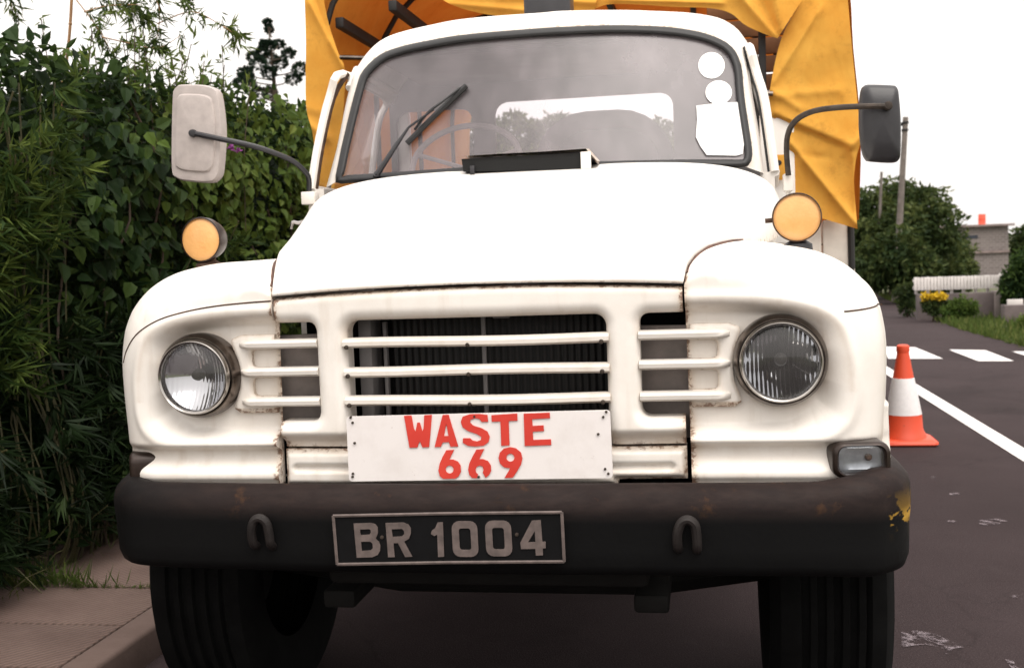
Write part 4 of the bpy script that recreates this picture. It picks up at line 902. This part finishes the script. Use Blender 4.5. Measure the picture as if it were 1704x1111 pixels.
# ================================================================== TRAFFIC CONE
cz0 = onground(1526, 744); kx = np.array([cz0[0]-.055, cz0[1]+.17, 0.]); zt = at(1507, 573, kx[1])[2]
Cn = empty('traffic_cone', kx, 'red and white traffic cone standing on the road beside the lorry', 'traffic cone')
sc = zt/.70
bm = bmesh.new(); add_box(bm, (kx[0]-.20, kx[1]-.17, .0), (kx[0]+.20, kx[1]+.17, .045), .03, 3); 
for v in bm.verts:
    if v.co.z > .03: v.co.x = kx[0]+(v.co.x-kx[0])*.94; v.co.y = kx[1]+(v.co.y-kx[1])*.94
add_lathe(bm, [(.150, .04), (.142, .065), (.125, .10), (.118, .21*sc)], kx, (0, 0, 1), 28); bmobj('base', bm, 'cone_red', Cn, sharp=50)
lathe('sleeve', [(.1185, .21*sc), (.1185, .2105*sc), (.072, .465*sc), (.069, .4655*sc)], kx, (0, 0, 1), 'cone_white', Cn, 28)
lathe('tip', [(.069, .465*sc), (.040, .64*sc), (.040, .645*sc), (.044, .66*sc), (.042, .69*sc), (.03, .70*sc), (0, .70*sc)], kx, (0, 0, 1), 'cone_red', Cn, 28)

# ================================================================== PLANTS
def unit(v): return v/np.maximum(np.linalg.norm(v, axis=1, keepdims=True), 1e-9)
class Leaves:
    def __init__(s): s.V = []; s.F = []; s.T = []; s.n = 0
    def add(s, p, d, up, L, Wd, tone, fold=.25, droop=.2, broad=False):
        N = len(p); d = unit(d); sd_ = unit(np.cross(d, up)+1e-6*rng.normal(size=(N, 3))); n = np.cross(sd_, d); L = np.asarray(L).reshape(-1, 1)*np.ones((N, 1)); Wd = np.asarray(Wd).reshape(-1, 1)*np.ones((N, 1))
        tip = p+d*L-n*L*droop
        if broad:
            m1 = p+d*L*.22; m2 = p+d*L*.62-n*L*droop*.35
            v = np.stack([p, m1+sd_*Wd*.5+n*Wd*fold, m2+sd_*Wd*.40+n*Wd*fold, tip, m2-sd_*Wd*.40+n*Wd*fold, m1-sd_*Wd*.5+n*Wd*fold], 1); k = 6; fs = [(0, 3, 2, 1), (0, 5, 4, 3)]
        else:
            m = p+d*L*.38-n*L*droop*.2; v = np.stack([p, m+sd_*Wd*.5+n*Wd*fold, tip, m-sd_*Wd*.5+n*Wd*fold], 1); k = 4; fs = [(0, 2, 1), (0, 3, 2)]
        base = s.n+np.arange(N)[:, None]*k
        for f in fs: s.F.extend((base+np.array(f)[None]).tolist())
        s.V.append(v.reshape(-1, 3)); s.T.append(np.repeat(np.clip(np.asarray(tone)*np.ones(N), 0, 1), k)); s.n += N*k
    def sheet(s, V, F, tone=0.):
        s.F.extend([tuple(i+s.n for i in f) for f in F]); s.V.append(np.array(V, float)); s.T.append(np.full(len(V), tone)); s.n += len(V)
    def build(s, name, mat, parent=None): return mesh(name, np.concatenate(s.V), s.F, mat, parent, False, {'tone': np.concatenate(s.T)})
def rdir(N, z=0.): v = rng.normal(size=(N, 3)); v[:, 2] += z; return unit(v)
def hx(y, z): return -2.34+.24*nz(y*1.1, z*1.1, 3)+.10*nz(y*3.3, z*3.3, 9)-.10*max(0, z-1.7)+.22*sst(np.array((.8-z)/.8))*.6
def htop(y): return float(np.interp(y, [-2, 1.5, 2.1, 2.6, 3.3, 4.4, 5.4, 9], [2.38, 2.40, 2.40, 2.40, 2.44, 2.48, 2.50, 2.55]))+.09*nz(y*2.2, 5)+.05*nz(y*7, 1)
HEDGE_A = -1.2; HEDGE_B = 8.8
# main hedge: dense mixed shrubs with an added inner sheet painted dark as shaded depth
H = Leaves(); N = 21000
y = rng.uniform(HEDGE_A, HEDGE_B, N); z = rng.uniform(.05, 1, N)**.9*np.array([htop(a) for a in y]); dep = rng.exponential(.09, N)
x = np.array([hx(a, b) for a, b in zip(y, z)])-dep; p = np.stack([x, y, z], 1)
out = np.stack([np.full(N, .8), np.full(N, -.35), np.full(N, .1)], 1)+.9*rng.normal(size=(N, 3)); clump = np.array([nz(a*1.7, b*1.7, 20) for a, b in zip(y, z)])
tone = np.clip(.30+.55*clump+.16*rng.normal(size=N), 0, 1)
H.add(p, out*np.array([1, 1, .6])+np.array([0, 0, -.35]), rdir(N, 1.3), rng.uniform(.04, .085, N), rng.uniform(.022, .045, N), tone, .15, .25, True)
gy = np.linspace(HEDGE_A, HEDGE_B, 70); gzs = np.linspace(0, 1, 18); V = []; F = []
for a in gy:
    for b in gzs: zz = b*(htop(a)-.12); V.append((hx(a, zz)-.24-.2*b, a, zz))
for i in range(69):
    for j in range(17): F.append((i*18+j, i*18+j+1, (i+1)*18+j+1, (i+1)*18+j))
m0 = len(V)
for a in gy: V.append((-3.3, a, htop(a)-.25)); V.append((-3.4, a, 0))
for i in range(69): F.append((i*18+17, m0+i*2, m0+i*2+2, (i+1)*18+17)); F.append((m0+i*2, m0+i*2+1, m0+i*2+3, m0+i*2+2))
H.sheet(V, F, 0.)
N = 5000; y = rng.uniform(HEDGE_A, HEDGE_B, N); x = rng.uniform(-3.3, -2.3, N); z = np.array([htop(a) for a in y])-.05+rng.normal(0, .06, N)-.1*np.abs(x+2.6)
H.add(np.stack([x, y, z], 1), rdir(N, .6), rdir(N, 1), rng.uniform(.05, .09, N), rng.uniform(.02, .045, N), np.clip(.55+.25*rng.normal(size=N), 0, 1), .15, .2, True)
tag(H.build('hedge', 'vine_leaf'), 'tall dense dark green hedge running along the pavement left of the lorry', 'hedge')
# broad-leaved creeper over the hedge
def vine(name, spots, L, n, mat, label, tone0=.45):
    E_ = empty(name, (-2.3, spots[0][0], .12), label, 'creeper'); G = Leaves()
    for (yc, zc, ry, rz) in spots:
        k = int(n*ry*rz*8); y = rng.normal(yc, ry*.5, k); z = np.minimum(rng.normal(zc, rz*.5, k), np.array([htop(a)+.06 for a in y])); x = np.array([hx(a, b) for a, b in zip(y, z)])+.03+rng.normal(0, .035, k)
        d = np.stack([rng.normal(.35, .35, k), rng.normal(-.25, .6, k), rng.normal(-.75, .4, k)], 1); up = np.stack([np.full(k, 1.), np.full(k, -.8), np.full(k, .9)], 1)+.45*rng.normal(size=(k, 3))
        l = rng.uniform(.7, 1.3, k)*L; G.add(np.stack([x, y, z], 1), d, up, l, l*rng.uniform(.6, .8, k), np.clip(tone0+.2*rng.normal(size=k), 0, 1), .10, .25, True)
    G.build('leaves', mat, E_); bm = bmesh.new()
    for (yc, zc, ry, rz) in spots:
        pts = [(hx(yc, .15), yc, .12)]+[(hx(yc, zz)+.01, yc+.15*math.sin(zz*3+yc), zz) for zz in np.linspace(.4, min(zc+rz*.5, 2.35), 6)]; add_tube(bm, smoothpath(pts, 3), .006, 5)
    bmobj('stem', bm, 'bark', E_); return E_
vine('broad_leaf_creeper', [(2.0, 1.85, .7, .6), (2.4, 1.65, .6, .6), (2.9, 1.45, .5, .5), (2.8, 2.1, .5, .4)], .082, 60, 'vine_leaf', 'creeper with broad dark heart-shaped leaves high on the hedge behind the grey mirror', .62)
vine('small_leaf_creeper', [(4.2, 2.15, .8, .45), (4.9, 2.0, .7, .6), (5.6, 2.1, .7, .5), (3.6, 1.9, .6, .5), (4.6, 1.5, .7, .5), (5.6, 1.3, .8, .8)], .07, 110, 'light_leaf', 'bright green small-leaved creeper covering the far end of the hedge beside the canvas', .42)
# bamboo-like shrubs: fans of narrow leaves
def fans(G, centres, dirs, L, Wd, tone, nl=(6, 10), spread=.9):
    for c, d in zip(centres, dirs):
        k = rng.integers(*nl); d = Vector(d).normalized(); a = d.orthogonal().normalized(); a.rotate(Matrix.Rotation(rng.uniform(0, 6.28), 3, d)); b = d.cross(a)
        ang = np.linspace(-spread, spread, k)+rng.normal(0, .08, k); P = np.repeat(np.array(c)[None], k, 0)+np.outer(np.linspace(-.03, .03, k), np.array(d))
        D = np.outer(np.cos(ang), np.array(d))+np.outer(np.sin(ang), np.array(a))+.15*rng.normal(size=(k, 3)); U = np.repeat(np.array(b)[None], k, 0)+.2*rng.normal(size=(k, 3)); l = rng.uniform(.6, 1.15, k)*L
        G.add(P, D, U, l, Wd*rng.uniform(.7, 1.2, k), np.clip(tone+.18*rng.normal(), 0, 1)+.06*rng.normal(size=k), .2, rng.uniform(.1, .35), False)
def bamboo(yc, z0, z1, ry, n, label, L=.15, mat='bamboo_leaf', tone=.5):
    E_ = empty('bamboo', (-2.3, yc, .12), label, 'bamboo plant', 'bamboo plants along the hedge'); G = Leaves(); cs = []; ds = []; bm = bmesh.new()
    for s_ in range(max(4, n//22)):
        y0 = yc+rng.normal(0, ry*.4); top = rng.uniform(z0+.3, z1); lean = rng.normal(0, .25); xo = rng.uniform(.0, .14)
        cul = [(hx(y0, .1)-.02, y0, .1)]+[(hx(y0, zz)+xo*zz/max(top, .1), y0+lean*zz*.5, zz) for zz in np.linspace(.3, top, 6)]; cul[-1] = (cul[-1][0]+.10, cul[-1][1]-.04, cul[-1][2]-.04)
        cul = smoothpath(cul, 3); add_tube(bm, cul, .004, 5)
        for _ in range(22):
            q = cul[int(len(cul)*(1-rng.uniform(0, .85)**1.4))-1]
            if q[2] < z0: continue
            cs.append(np.array(q)+np.array([rng.uniform(0, .10), rng.normal(0, .09), rng.normal(0, .05)])); ds.append((rng.normal(.7, .4), rng.normal(-.35, .6), rng.normal(-.15, .5)))
    fans(G, cs, ds, L, .016, tone); G.build('leaves', mat, E_); bmobj('culms', bm, 'green_cane', E_)
bamboo(1.4, .95, 1.85, .45, 260, 'bamboo plant with pale feathery leaf fans at the left edge of the photo', .15, tone=.58)
bamboo(1.9, .35, 1.25, .45, 260, 'bamboo plant in painted shade low in the hedge left of the round amber lamp', .14, 'shaded_bamboo_leaf', .35)
bamboo(2.6, .3, 1.3, .5, 260, 'bamboo plant growing low behind the lorry front wing', .14, 'shaded_bamboo_leaf', .3)
bamboo(.75, .2, 1.6, .6, 300, 'bamboo plant in painted shade nearest the camera at the front end of the hedge', .15, 'shaded_bamboo_leaf', .3)
bamboo(3.6, .6, 1.7, .6, 200, 'bamboo plant half hidden behind the lorry bonnet', .14, tone=.4)
bamboo(1.6, 1.5, 2.5, .5, 330, 'upright bamboo plant whose tips rise above the hedge top at far left', .13, tone=.55)
# tall bamboo overhanging from above
E_ = empty('tall_bamboo', (-2.9, 3.0, .1), 'tall bamboo with a brown cane and sprays of leaves hanging against the white sky', 'bamboo'); bm = bmesh.new(); G = Leaves()
top = [at(103, 182, 3.), at(110, 110, 3.), at(117, 40, 3.), at(121, -60, 3.), at(122, -200, 3.05)]
add_tube(bm, smoothpath([(-2.95, 3.05, 0), (-2.92, 3.03, 1.2)]+[tuple(p) for p in top], 4), .0085, 7)
for p0 in top[:3]: add_lathe(bm, [(.008, -.006), (.012, 0), (.008, .006)], p0, (0, 0, 1), 8)
cs = []; ds = []
br = [[(119, -10), (150, 30), (172, 62), (190, 98)], [(119, -10), (170, -5), (225, 12), (245, 33)], [(121, -60), (200, -30), (260, 0), (262, 60), (250, 75)], [(121, -60), (240, -40), (300, -10), (318, 20)], [(121, -60), (60, -30), (20, 0), (30, 30)], [(170, 62), (215, 72), (262, 80), (300, 60)], [(262, 40), (320, 20), (372, 45), (395, 60)], [(121, -100), (180, -60), (210, -10), (225, 30)], [(140, 20), (180, 10), (235, 8)], [(60, -40), (10, -20), (-30, 10)], [(372, 45), (395, 55), (400, 70)]]
for k, b_ in enumerate(br):
    pth = smoothpath([at(q[0], q[1], 3.0+.12*math.sin(k*2.1)+.02*i) for i, q in enumerate(b_)], 5); add_tube(bm, pth, np.linspace(.004, .0015, len(pth)), 5)
    for q in pth[4:]:
        for _ in range(1 if k in (5, 6, 10) else 2): cs.append(np.array(q)+rng.normal(0, .018, 3)); ds.append((rng.normal(.3, .6), rng.normal(-.1, .5), rng.normal(-.7, .4)))
fans(G, cs, ds, .085, .0115, .62, (4, 8), .8); G.build('leaves', 'bamboo_leaf', E_); bmobj('culms', bm, 'cane', E_)
# light shoots along the hedge top
E_ = empty('hedge_shoots', (-2.5, 3.2, .1), 'pale green shrub with loose shoots rising above the hedge behind the grey mirror', 'shrub'); G = Leaves(); bm = bmesh.new(); cs = []; ds = []
for k in range(34):
    q = (rng.uniform(200, 400), 0); y0 = 3.0+rng.uniform(-.5, 1.1); x0 = -2.5+rng.normal(0, .12); h1 = htop(y0)+rng.uniform(.05, .34)
    pth = smoothpath([(x0, y0, 1.6), (x0+.02, y0, 2.1), (x0+rng.normal(.05, .06), y0+rng.normal(0, .05), h1)], 5); add_tube(bm, pth, .003, 5)
    for q in pth[5:]:
        cs.append(np.array(q)+rng.normal(0, .012, 3)); ds.append((rng.normal(.3, .6), rng.normal(-.2, .6), rng.normal(.1, .5)))
fans(G, cs, ds, .085, .018, .6, (3, 6), .9); G.build('leaves', 'light_leaf', E_); bmobj('stems', bm, 'bark', E_)
# purple flowers in the creeper
for q, lab in (((396, 250), 'small purple flower on the creeper right of the grey mirror'), ((383, 246), 'paler purple flower just left of another on the creeper'), ((503, 300), 'purple flower low on the creeper beside the left mirror bracket')):
    p = atx(*q, -2.22); G = Leaves(); k = 9; G.add(np.repeat(p[None], k, 0), rdir(k)*np.array([1, 1, 1])+np.array([.5, -.6, 0]), rdir(k), .032, .02, rng.uniform(.2, .9, k), .1, .2, True)
    tag(G.build('flower', 'purple_petal'), lab, 'flower')
# grass in the pavement joints
G = Leaves()
for k in range(520):
    t = rng.uniform()
    if t < .5: p = np.array([rng.normal(-2.12, .13), 1.37+rng.normal(0, .02), .115])
    elif t < .7: p = np.array([rng.uniform(-2.0, -1.6), 1.37+rng.normal(0, .008), .112])
    else: p = np.array([rng.normal(-2.25, .07), rng.uniform(.6, 2.6), .115])
    l = rng.uniform(.03, .13) if t < .5 else rng.uniform(.012, .04) if t < .7 else rng.uniform(.03, .10)
    G.add(p[None], np.array([[rng.normal(.2, .5), rng.normal(-.2, .5), 1.]]), rdir(1), l, .004, np.array([rng.uniform(.15, .8)]), .1, .3)
tag(G.build('pavement_grass', 'grass_leaf'), kind='stuff', label='short grass tufts growing in the pavement joints by the hedge', cat='grass')
# dry twigs at the hedge foot
bm = bmesh.new()
for k in range(22):
    p = np.array([rng.uniform(-2.3, -2.05), rng.uniform(.9, 2.6), .15+rng.uniform(0, .15)]); d = np.array([rng.normal(.5, .5), rng.normal(-.3, .6), rng.normal(.1, .4)])*rng.uniform(.08, .2); add_tube(bm, [p-d*.3, p+d*.3+np.array([0, 0, .01]), p+d], .0022, 4)
tag(bmobj('hedge_twigs', bm, 'green_cane', None), kind='stuff', label='dry brown twigs at the foot of the hedge', cat='twigs')

def tree(name, label, cat, base, blobs, n, leaf, mat, trunk_r=.12, tone=.45, group=None, flat=1.):
    """trunk with limbs to each blob of the crown, leaves through the blobs' volume"""
    E_ = empty(name, base, label, cat, group); G = Leaves(); bm = bmesh.new(); base = np.array(base, float); tot = sum(b[3]**2 for b in blobs); cc = np.mean([b[:3] for b in blobs], axis=0)
    fork = base+(np.array([cc[0], cc[1], base[2]])-base)*.4+np.array([0, 0, max(.1, (cc[2]-base[2])*.35)])
    add_tube(bm, [base-np.array([0, 0, .1]), (base+fork)/2, fork], [trunk_r*1.25, trunk_r, trunk_r*.8], 8)
    for (x, y, z, r) in blobs:
        c = np.array([x, y, z]); add_tube(bm, [fork, (fork+c)/2+rng.normal(0, r*.12, 3), c], [trunk_r*.6, trunk_r*.35, trunk_r*.12], 6)
        k = int(n*r*r/tot); v = rdir(k); rad = r*rng.uniform(.25, 1, k)**.45; p = c+v*rad[:, None]; lump = np.array([nz(*(q/r*1.6)) for q in p]); p = p+v*(lump*r*.38)[:, None]
        G.add(p, v*.5+.8*rdir(k, -.2), rdir(k, 1), rng.uniform(.6, 1.3, k)*leaf, rng.uniform(.35, .6, k)*leaf, np.clip(tone+.5*lump+.15*rng.normal(size=k)+.12*v[:, 2], 0, 1), .12, .2, True)
    G.build('crown', mat, E_); bmobj('trunk', bm, 'bark', E_); return E_
# norfolk-type pine beyond the hedge
E_ = empty('pine_tree', (-8.5, 20, gz(20)), 'distant dark pine with tufted branches against the sky beside the yellow canvas', 'pine tree'); bm = bmesh.new(); G = Leaves()
tp = at(446, 42, 20); add_tube(bm, [(-8.45, 20, gz(20)), (-8.40, 20, 3), tuple(at(457, 150, 20)), tuple(at(452, 90, 20)), tuple(tp)], [.14, .10, .05, .03, .012], 8)
for k, q in enumerate([(1338, 115), (1345, 150), (1320, 222), (1350, 228), (1395, 222), (1305, 262), (1440, 268), (1265, 285), (1345, 290), (1290, 318), (1400, 320), (1225, 365), (1500, 345), (1345, 365), (1205, 415), (1465, 395), (1245, 430), (1350, 465), (1300, 470), (1230, 390)]):
    px, py = q[0]/3.0036, q[1]/3.0036; c = at(px, py, 20+.5*math.sin(k*1.9)); xs_ = at(452, py+8, 20); r = .05+.0085*min(k, 9)
    add_tube(bm, [(xs_[0], 20, xs_[2]-.05), ((xs_[0]+c[0])/2, (20+c[1])/2, (xs_[2]+c[2])/2-.06), tuple(c)], [.02, .015, .01], 5)
    kk = 260; v = rdir(kk); G.add(c+v*(r*rng.uniform(.2, 1, kk)**.5)[:, None]*np.array([1.25, 1, .85]), v+np.array([0, 0, .5]), rdir(kk), rng.uniform(.06, .10, kk), .04, rng.uniform(0, 1, kk), .1, .0)
G.build('crown', 'pine_leaf', E_); bmobj('trunk', bm, 'bark', E_)
def blob(px, py, Y, rp): p = at(px, py, Y); return (p[0], p[1], p[2], rp/FPX*(Y-CAM[1]))
tree('roadside_tree', 'big dark bushy tree overhanging the far road bend behind the leaning pole', 'tree', (at(1490, 480, 30)[0], 30, gz(30)), [blob(1445, 360, 30, 46), blob(1490, 345, 30.5, 42), blob(1527, 350, 30, 44), blob(1548, 385, 29.5, 50), blob(1490, 410, 29, 60), blob(1440, 420, 29, 52), blob(1400, 390, 31, 60), blob(1492, 428, 25.6, 46), blob(1455, 445, 25.8, 40), blob(1525, 450, 25.7, 38)], 19000, .17, 'bush_leaf', .16, .42)
tree('roadside_tree', 'lighter green rounded tree in front of the block house', 'tree', (at(1585, 480, 32)[0], 32, gz(32)), [blob(1585, 425, 32, 32), blob(1560, 430, 31, 40), blob(1600, 455, 31.5, 26), blob(1570, 460, 30.5, 34), blob(1530, 455, 30, 40)], 8000, .15, 'bush_leaf', .1, .55)
tree('roadside_tree', 'dark tree at the right edge in front of the stone wall', 'tree', (at(1712, 520, 17.6)[0], 17.6, gz(17.6)-.03), [blob(1705, 470, 17.6, 32), blob(1690, 480, 17.6, 22), blob(1725, 450, 17.6, 40), blob(1745, 490, 17.6, 40), blob(1682, 500, 17.6, 13)], 6500, .09, 'vine_leaf', .08, .55)
tree('roadside_tree', 'distant tree behind the block house at the right edge', 'tree', (at(1715, 430, 62)[0], 62, gz(62)), [blob(1712, 400, 62, 26), blob(1735, 395, 62, 34), blob(1700, 420, 62, 22), blob(1760, 410, 62, 40)], 4000, .3, 'bush_leaf', .15, .35)
tree('yellow_shrub', 'low shrub with yellow flowering top by the foot of the wall', 'shrub', (at(1552, 512, 17.3)[0], 17.3, gz(17.3)-.03), [blob(1545, 506, 17.3, 11), blob(1565, 507, 17.3, 11), blob(1555, 512, 17.2, 10)], 900, .07, 'bush_leaf', .02, .5)
G = Leaves()
k = 420; pp = np.array([np.array(at(rng.uniform(1533, 1576), 494+rng.normal(0, 2.4), 17.2+rng.normal(0, .06))) for _ in range(k)]); G.add(pp, rdir(k, .8), rdir(k), rng.uniform(.035, .065, k), .032, rng.uniform(0, 1, k), .1, .1, True)
b = G.build('blossom', 'yellow_petal', [o for o in COL.objects if o.name == 'yellow_shrub'][0])
tree('green_shrub', 'dark green shrub at the foot of the grey wall right of the yellow one', 'shrub', (at(1597, 525, 17)[0], 17, gz(17)-.03), [blob(1597, 512, 17, 17), blob(1580, 518, 17, 13), blob(1615, 512, 17, 12)], 1800, .06, 'light_leaf', .02, .25)
tree('wall_shrub', 'small dark shrub at the left end of the grey wall', 'shrub', (at(1510, 495, 19)[0], 19, gz(19)-.03), [blob(1508, 484, 19, 14), blob(1522, 478, 19, 10), blob(1498, 488, 19, 10), blob(1510, 500, 19, 13), blob(1509, 511, 19, 13)], 1200, .065, 'bush_leaf', .02, .3)
tree('edge_shrub', 'pale leafy shrub at the right edge below the stone wall', 'shrub', (at(1706, 560, 14.5)[0], 14.5, gz(14.5)-.03), [blob(1700, 545, 14.5, 14), blob(1714, 540, 14.5, 18)], 900, .065, 'light_leaf', .015, .5)
tree('roadside_tree', 'green tree seen through the cab rear window behind the lorry', 'tree', (at(880, 420, 26)[0], 26, gz(26)), [blob(860, 238, 26, 46), blob(930, 235, 26, 46), blob(790, 250, 27, 60), blob(880, 310, 26, 70), blob(1010, 245, 27, 50), blob(1090, 245, 27, 46)], 14000, .17, 'bush_leaf', .12, .5)
tree('roadside_tree', 'low dark growth closing the road bend behind the lorry', 'tree', (at(1380, 470, 36)[0], 36, gz(36)), [blob(1370, 430, 36, 60), blob(1420, 450, 36, 50), blob(1320, 420, 37, 60)], 5000, .25, 'bush_leaf', .1, .3)
# verge grass
G = Leaves(); k = 9000; y = 9+rng.uniform(0, 1, k)**1.3*24; x = np.array([edge_x(a) for a in y])+rng.exponential(.6, k)-.04; z = np.array([gz(a) for a in y])-.03
G.add(np.stack([x, y, z], 1), rdir(k, 2.2), rdir(k), rng.uniform(.06, .20, k), .02, np.clip(.45+.25*rng.normal(size=k), 0, 1), .1, .3)
tag(G.build('verge_grass', 'grass_leaf'), kind='stuff', label='rough green grass verge along the far side of the road', cat='grass')

# ================================================================== WALLS, HOUSE, POLES ACROSS THE ROAD
WY = 18.; zb = gz(WY)-.25; a = at(1527, 488, WY); b = at(1667, 489, WY)
E_ = empty('garden_wall', ((a[0]+b[0])/2, WY, gz(WY)), 'grey concrete garden wall topped with a white panel fence beside the road', 'wall')
bm = bmesh.new(); add_box(bm, (a[0], WY, zb), (b[0]-.03, WY+.2, a[2]-.02), .01); bmobj('wall', bm, 'wall_concrete', E_)
c = at(1654, 489, WY); bm = bmesh.new(); add_box(bm, (c[0], WY-.06, zb), (b[0]+.05, WY+.26, a[2]+.0), .012); bmobj('pier', bm, 'pier_concrete', E_)
t0 = at(1524, 462, WY); bm = bmesh.new(); n_ = 26; wx = (b[0]-a[0]+.05)/n_
for k in range(n_): add_box(bm, (a[0]-.05+wx*k+.004, WY+.06, a[2]+.045), (a[0]-.05+wx*(k+1)-.004, WY+.09, t0[2]), .004)
add_box(bm, (a[0]-.06, WY+.09, t0[2]-.08), (b[0]+.02, WY+.12, t0[2]-.03)); add_box(bm, (a[0]-.06, WY+.09, a[2]+.07), (b[0]+.02, WY+.12, a[2]+.12))
for k in range(8): xx = a[0]+(b[0]-a[0])*k/7; add_box(bm, (xx-.025, WY+.125, a[2]-.02), (xx+.025, WY+.16, t0[2]), .004)
add_box(bm, (b[0]-.02, WY+.04, a[2]+.01), (b[0]+.05, WY+.11, t0[2]+.03), .004); bmobj('fence_panel', bm, 'fence_white', E_)
W2 = 16.5; a = at(1672, 508, W2); b = at(1790, 512, W2); bm = bmesh.new(); add_box(bm, (a[0], W2, gz(W2)-.15), (b[0], W2+.25, a[2]), .015)
E2 = empty('stone_wall', ((a[0]+b[0])/2, W2, gz(W2)), 'low dark stone wall at the right edge of the photo', 'wall'); bmobj('wall', bm, 'wall_concrete', E2)
bm = bmesh.new(); p = at(1678, 503, W2); q = at(1704, 497, W2); add_box(bm, (p[0], W2+.05, a[2]), (q[0], W2+.1, a[2]+.09), .004); bmobj('coping', bm, 'fence_white', E2)
HY = 58.; a = at(1560, 380, HY); b = at(1678, 380, HY); zg = gz(HY)
E_ = empty('block_house', ((a[0]+b[0])/2, HY+2, zg), 'unplastered grey block house with flat roof beyond the trees', 'house')
wl_ = at(1602, 405, HY); wr_ = at(1628, 388, HY)
wx0, wx1 = at(1601, 400, HY)[0], at(1608, 400, HY)[0]; wz0, wz1 = at(1604, 413, HY)[2], at(1604, 399, HY)[2]
sx0, sx1 = at(1602, 395, HY)[0], at(1627, 395, HY)[0]; sz0, sz1 = at(1604, 397.5, HY)[2], at(1604, 392, HY)[2]
bm = bmesh.new(); add_box(bm, (a[0]-2.5, HY, zg-.2), (b[0], HY+5, a[2])); bmobj('wall', bm, 'masonry', E_, False)
bm = bmesh.new(); add_box(bm, (a[0]-2.7, HY-.25, a[2]), (b[0]+.25, HY+5.2, a[2]+.11)); bmobj('roof', bm, 'roof_slab', E_, False)
bm = bmesh.new(); add_box(bm, (wx0, HY-.03, wz0), (wx1, HY+.02, wz1)); bmobj('window', bm, 'window_dark', E_, False)
bm = bmesh.new(); add_box(bm, (sx0, HY-.03, sz0), (sx1, HY+.02, sz1)); bmobj('window', bm, 'window_dark', E_, False)
z_ = at(1640, 419, HY)[2]; bm = bmesh.new(); add_box(bm, (a[0]-2.5, HY-.12, z_-.06), (b[0]+.02, HY-.002, z_+.05)); bmobj('ledge', bm, 'roof_slab', E_, False)
a = at(1628, 376, HY+1.5); b = at(1640, 356, HY+1.5); r = (b[0]-a[0])/2
E3 = empty('water_drum', ((a[0]+b[0])/2, HY+1.5, at(1630, 378, HY)[2]+.11), 'bright red water drum standing on the flat roof of the block house', 'drum')
bz = E3.location.z; lathe('drum', [(0, 0), (r, 0), (r*1.03, .02), (r, .04), (r, .3), (r*1.04, .33), (r, .36), (r*1.0, b[2]-bz-.05), (r*.9, b[2]-bz), (0, b[2]-bz)], E3.location, (0, 0, 1), 'drum_red', E3, 24)
def pole(q0, q1, Y, r, label, fit):
    a = at(*q0, Y); b = at(*q1, Y); d = b-a; k = (a[2]-gz(Y))/d[2]; base = a-d*k
    E_ = empty('utility_pole', base, label, 'utility pole', 'poles by the far road bend'); tube('pole', [base, (base+b)/2, b], [r*1.15, r*1.05, r*.9], 'pole_wood', E_, 12)
    if fit:
        bm = bmesh.new()
        for t in (.93, .97): c = base+(b-base)*t; add_lathe(bm, [(r*1.0, -.03), (r*1.2, -.02), (r*1.2, .02), (r*1.0, .03)], c, (0, 0, 1), 12)
        c = base+(b-base)*.96; add_box(bm, (c[0]-r*1.8, c[1]-.03, c[2]-.03), (c[0]-r*.7, c[1]+.03, c[2]+.05)); bmobj('bracket', bm, 'dark_iron', E_)
pole((1497, 372), (1507, 195), 27, .074, 'tall leaning wooden pole rising out of the tree behind the black mirror', True)
pole((1464, 360), (1467, 286), 29, .04, 'short thin dark pole left of the tall leaning pole', False)
print('objects', len(COL.objects))
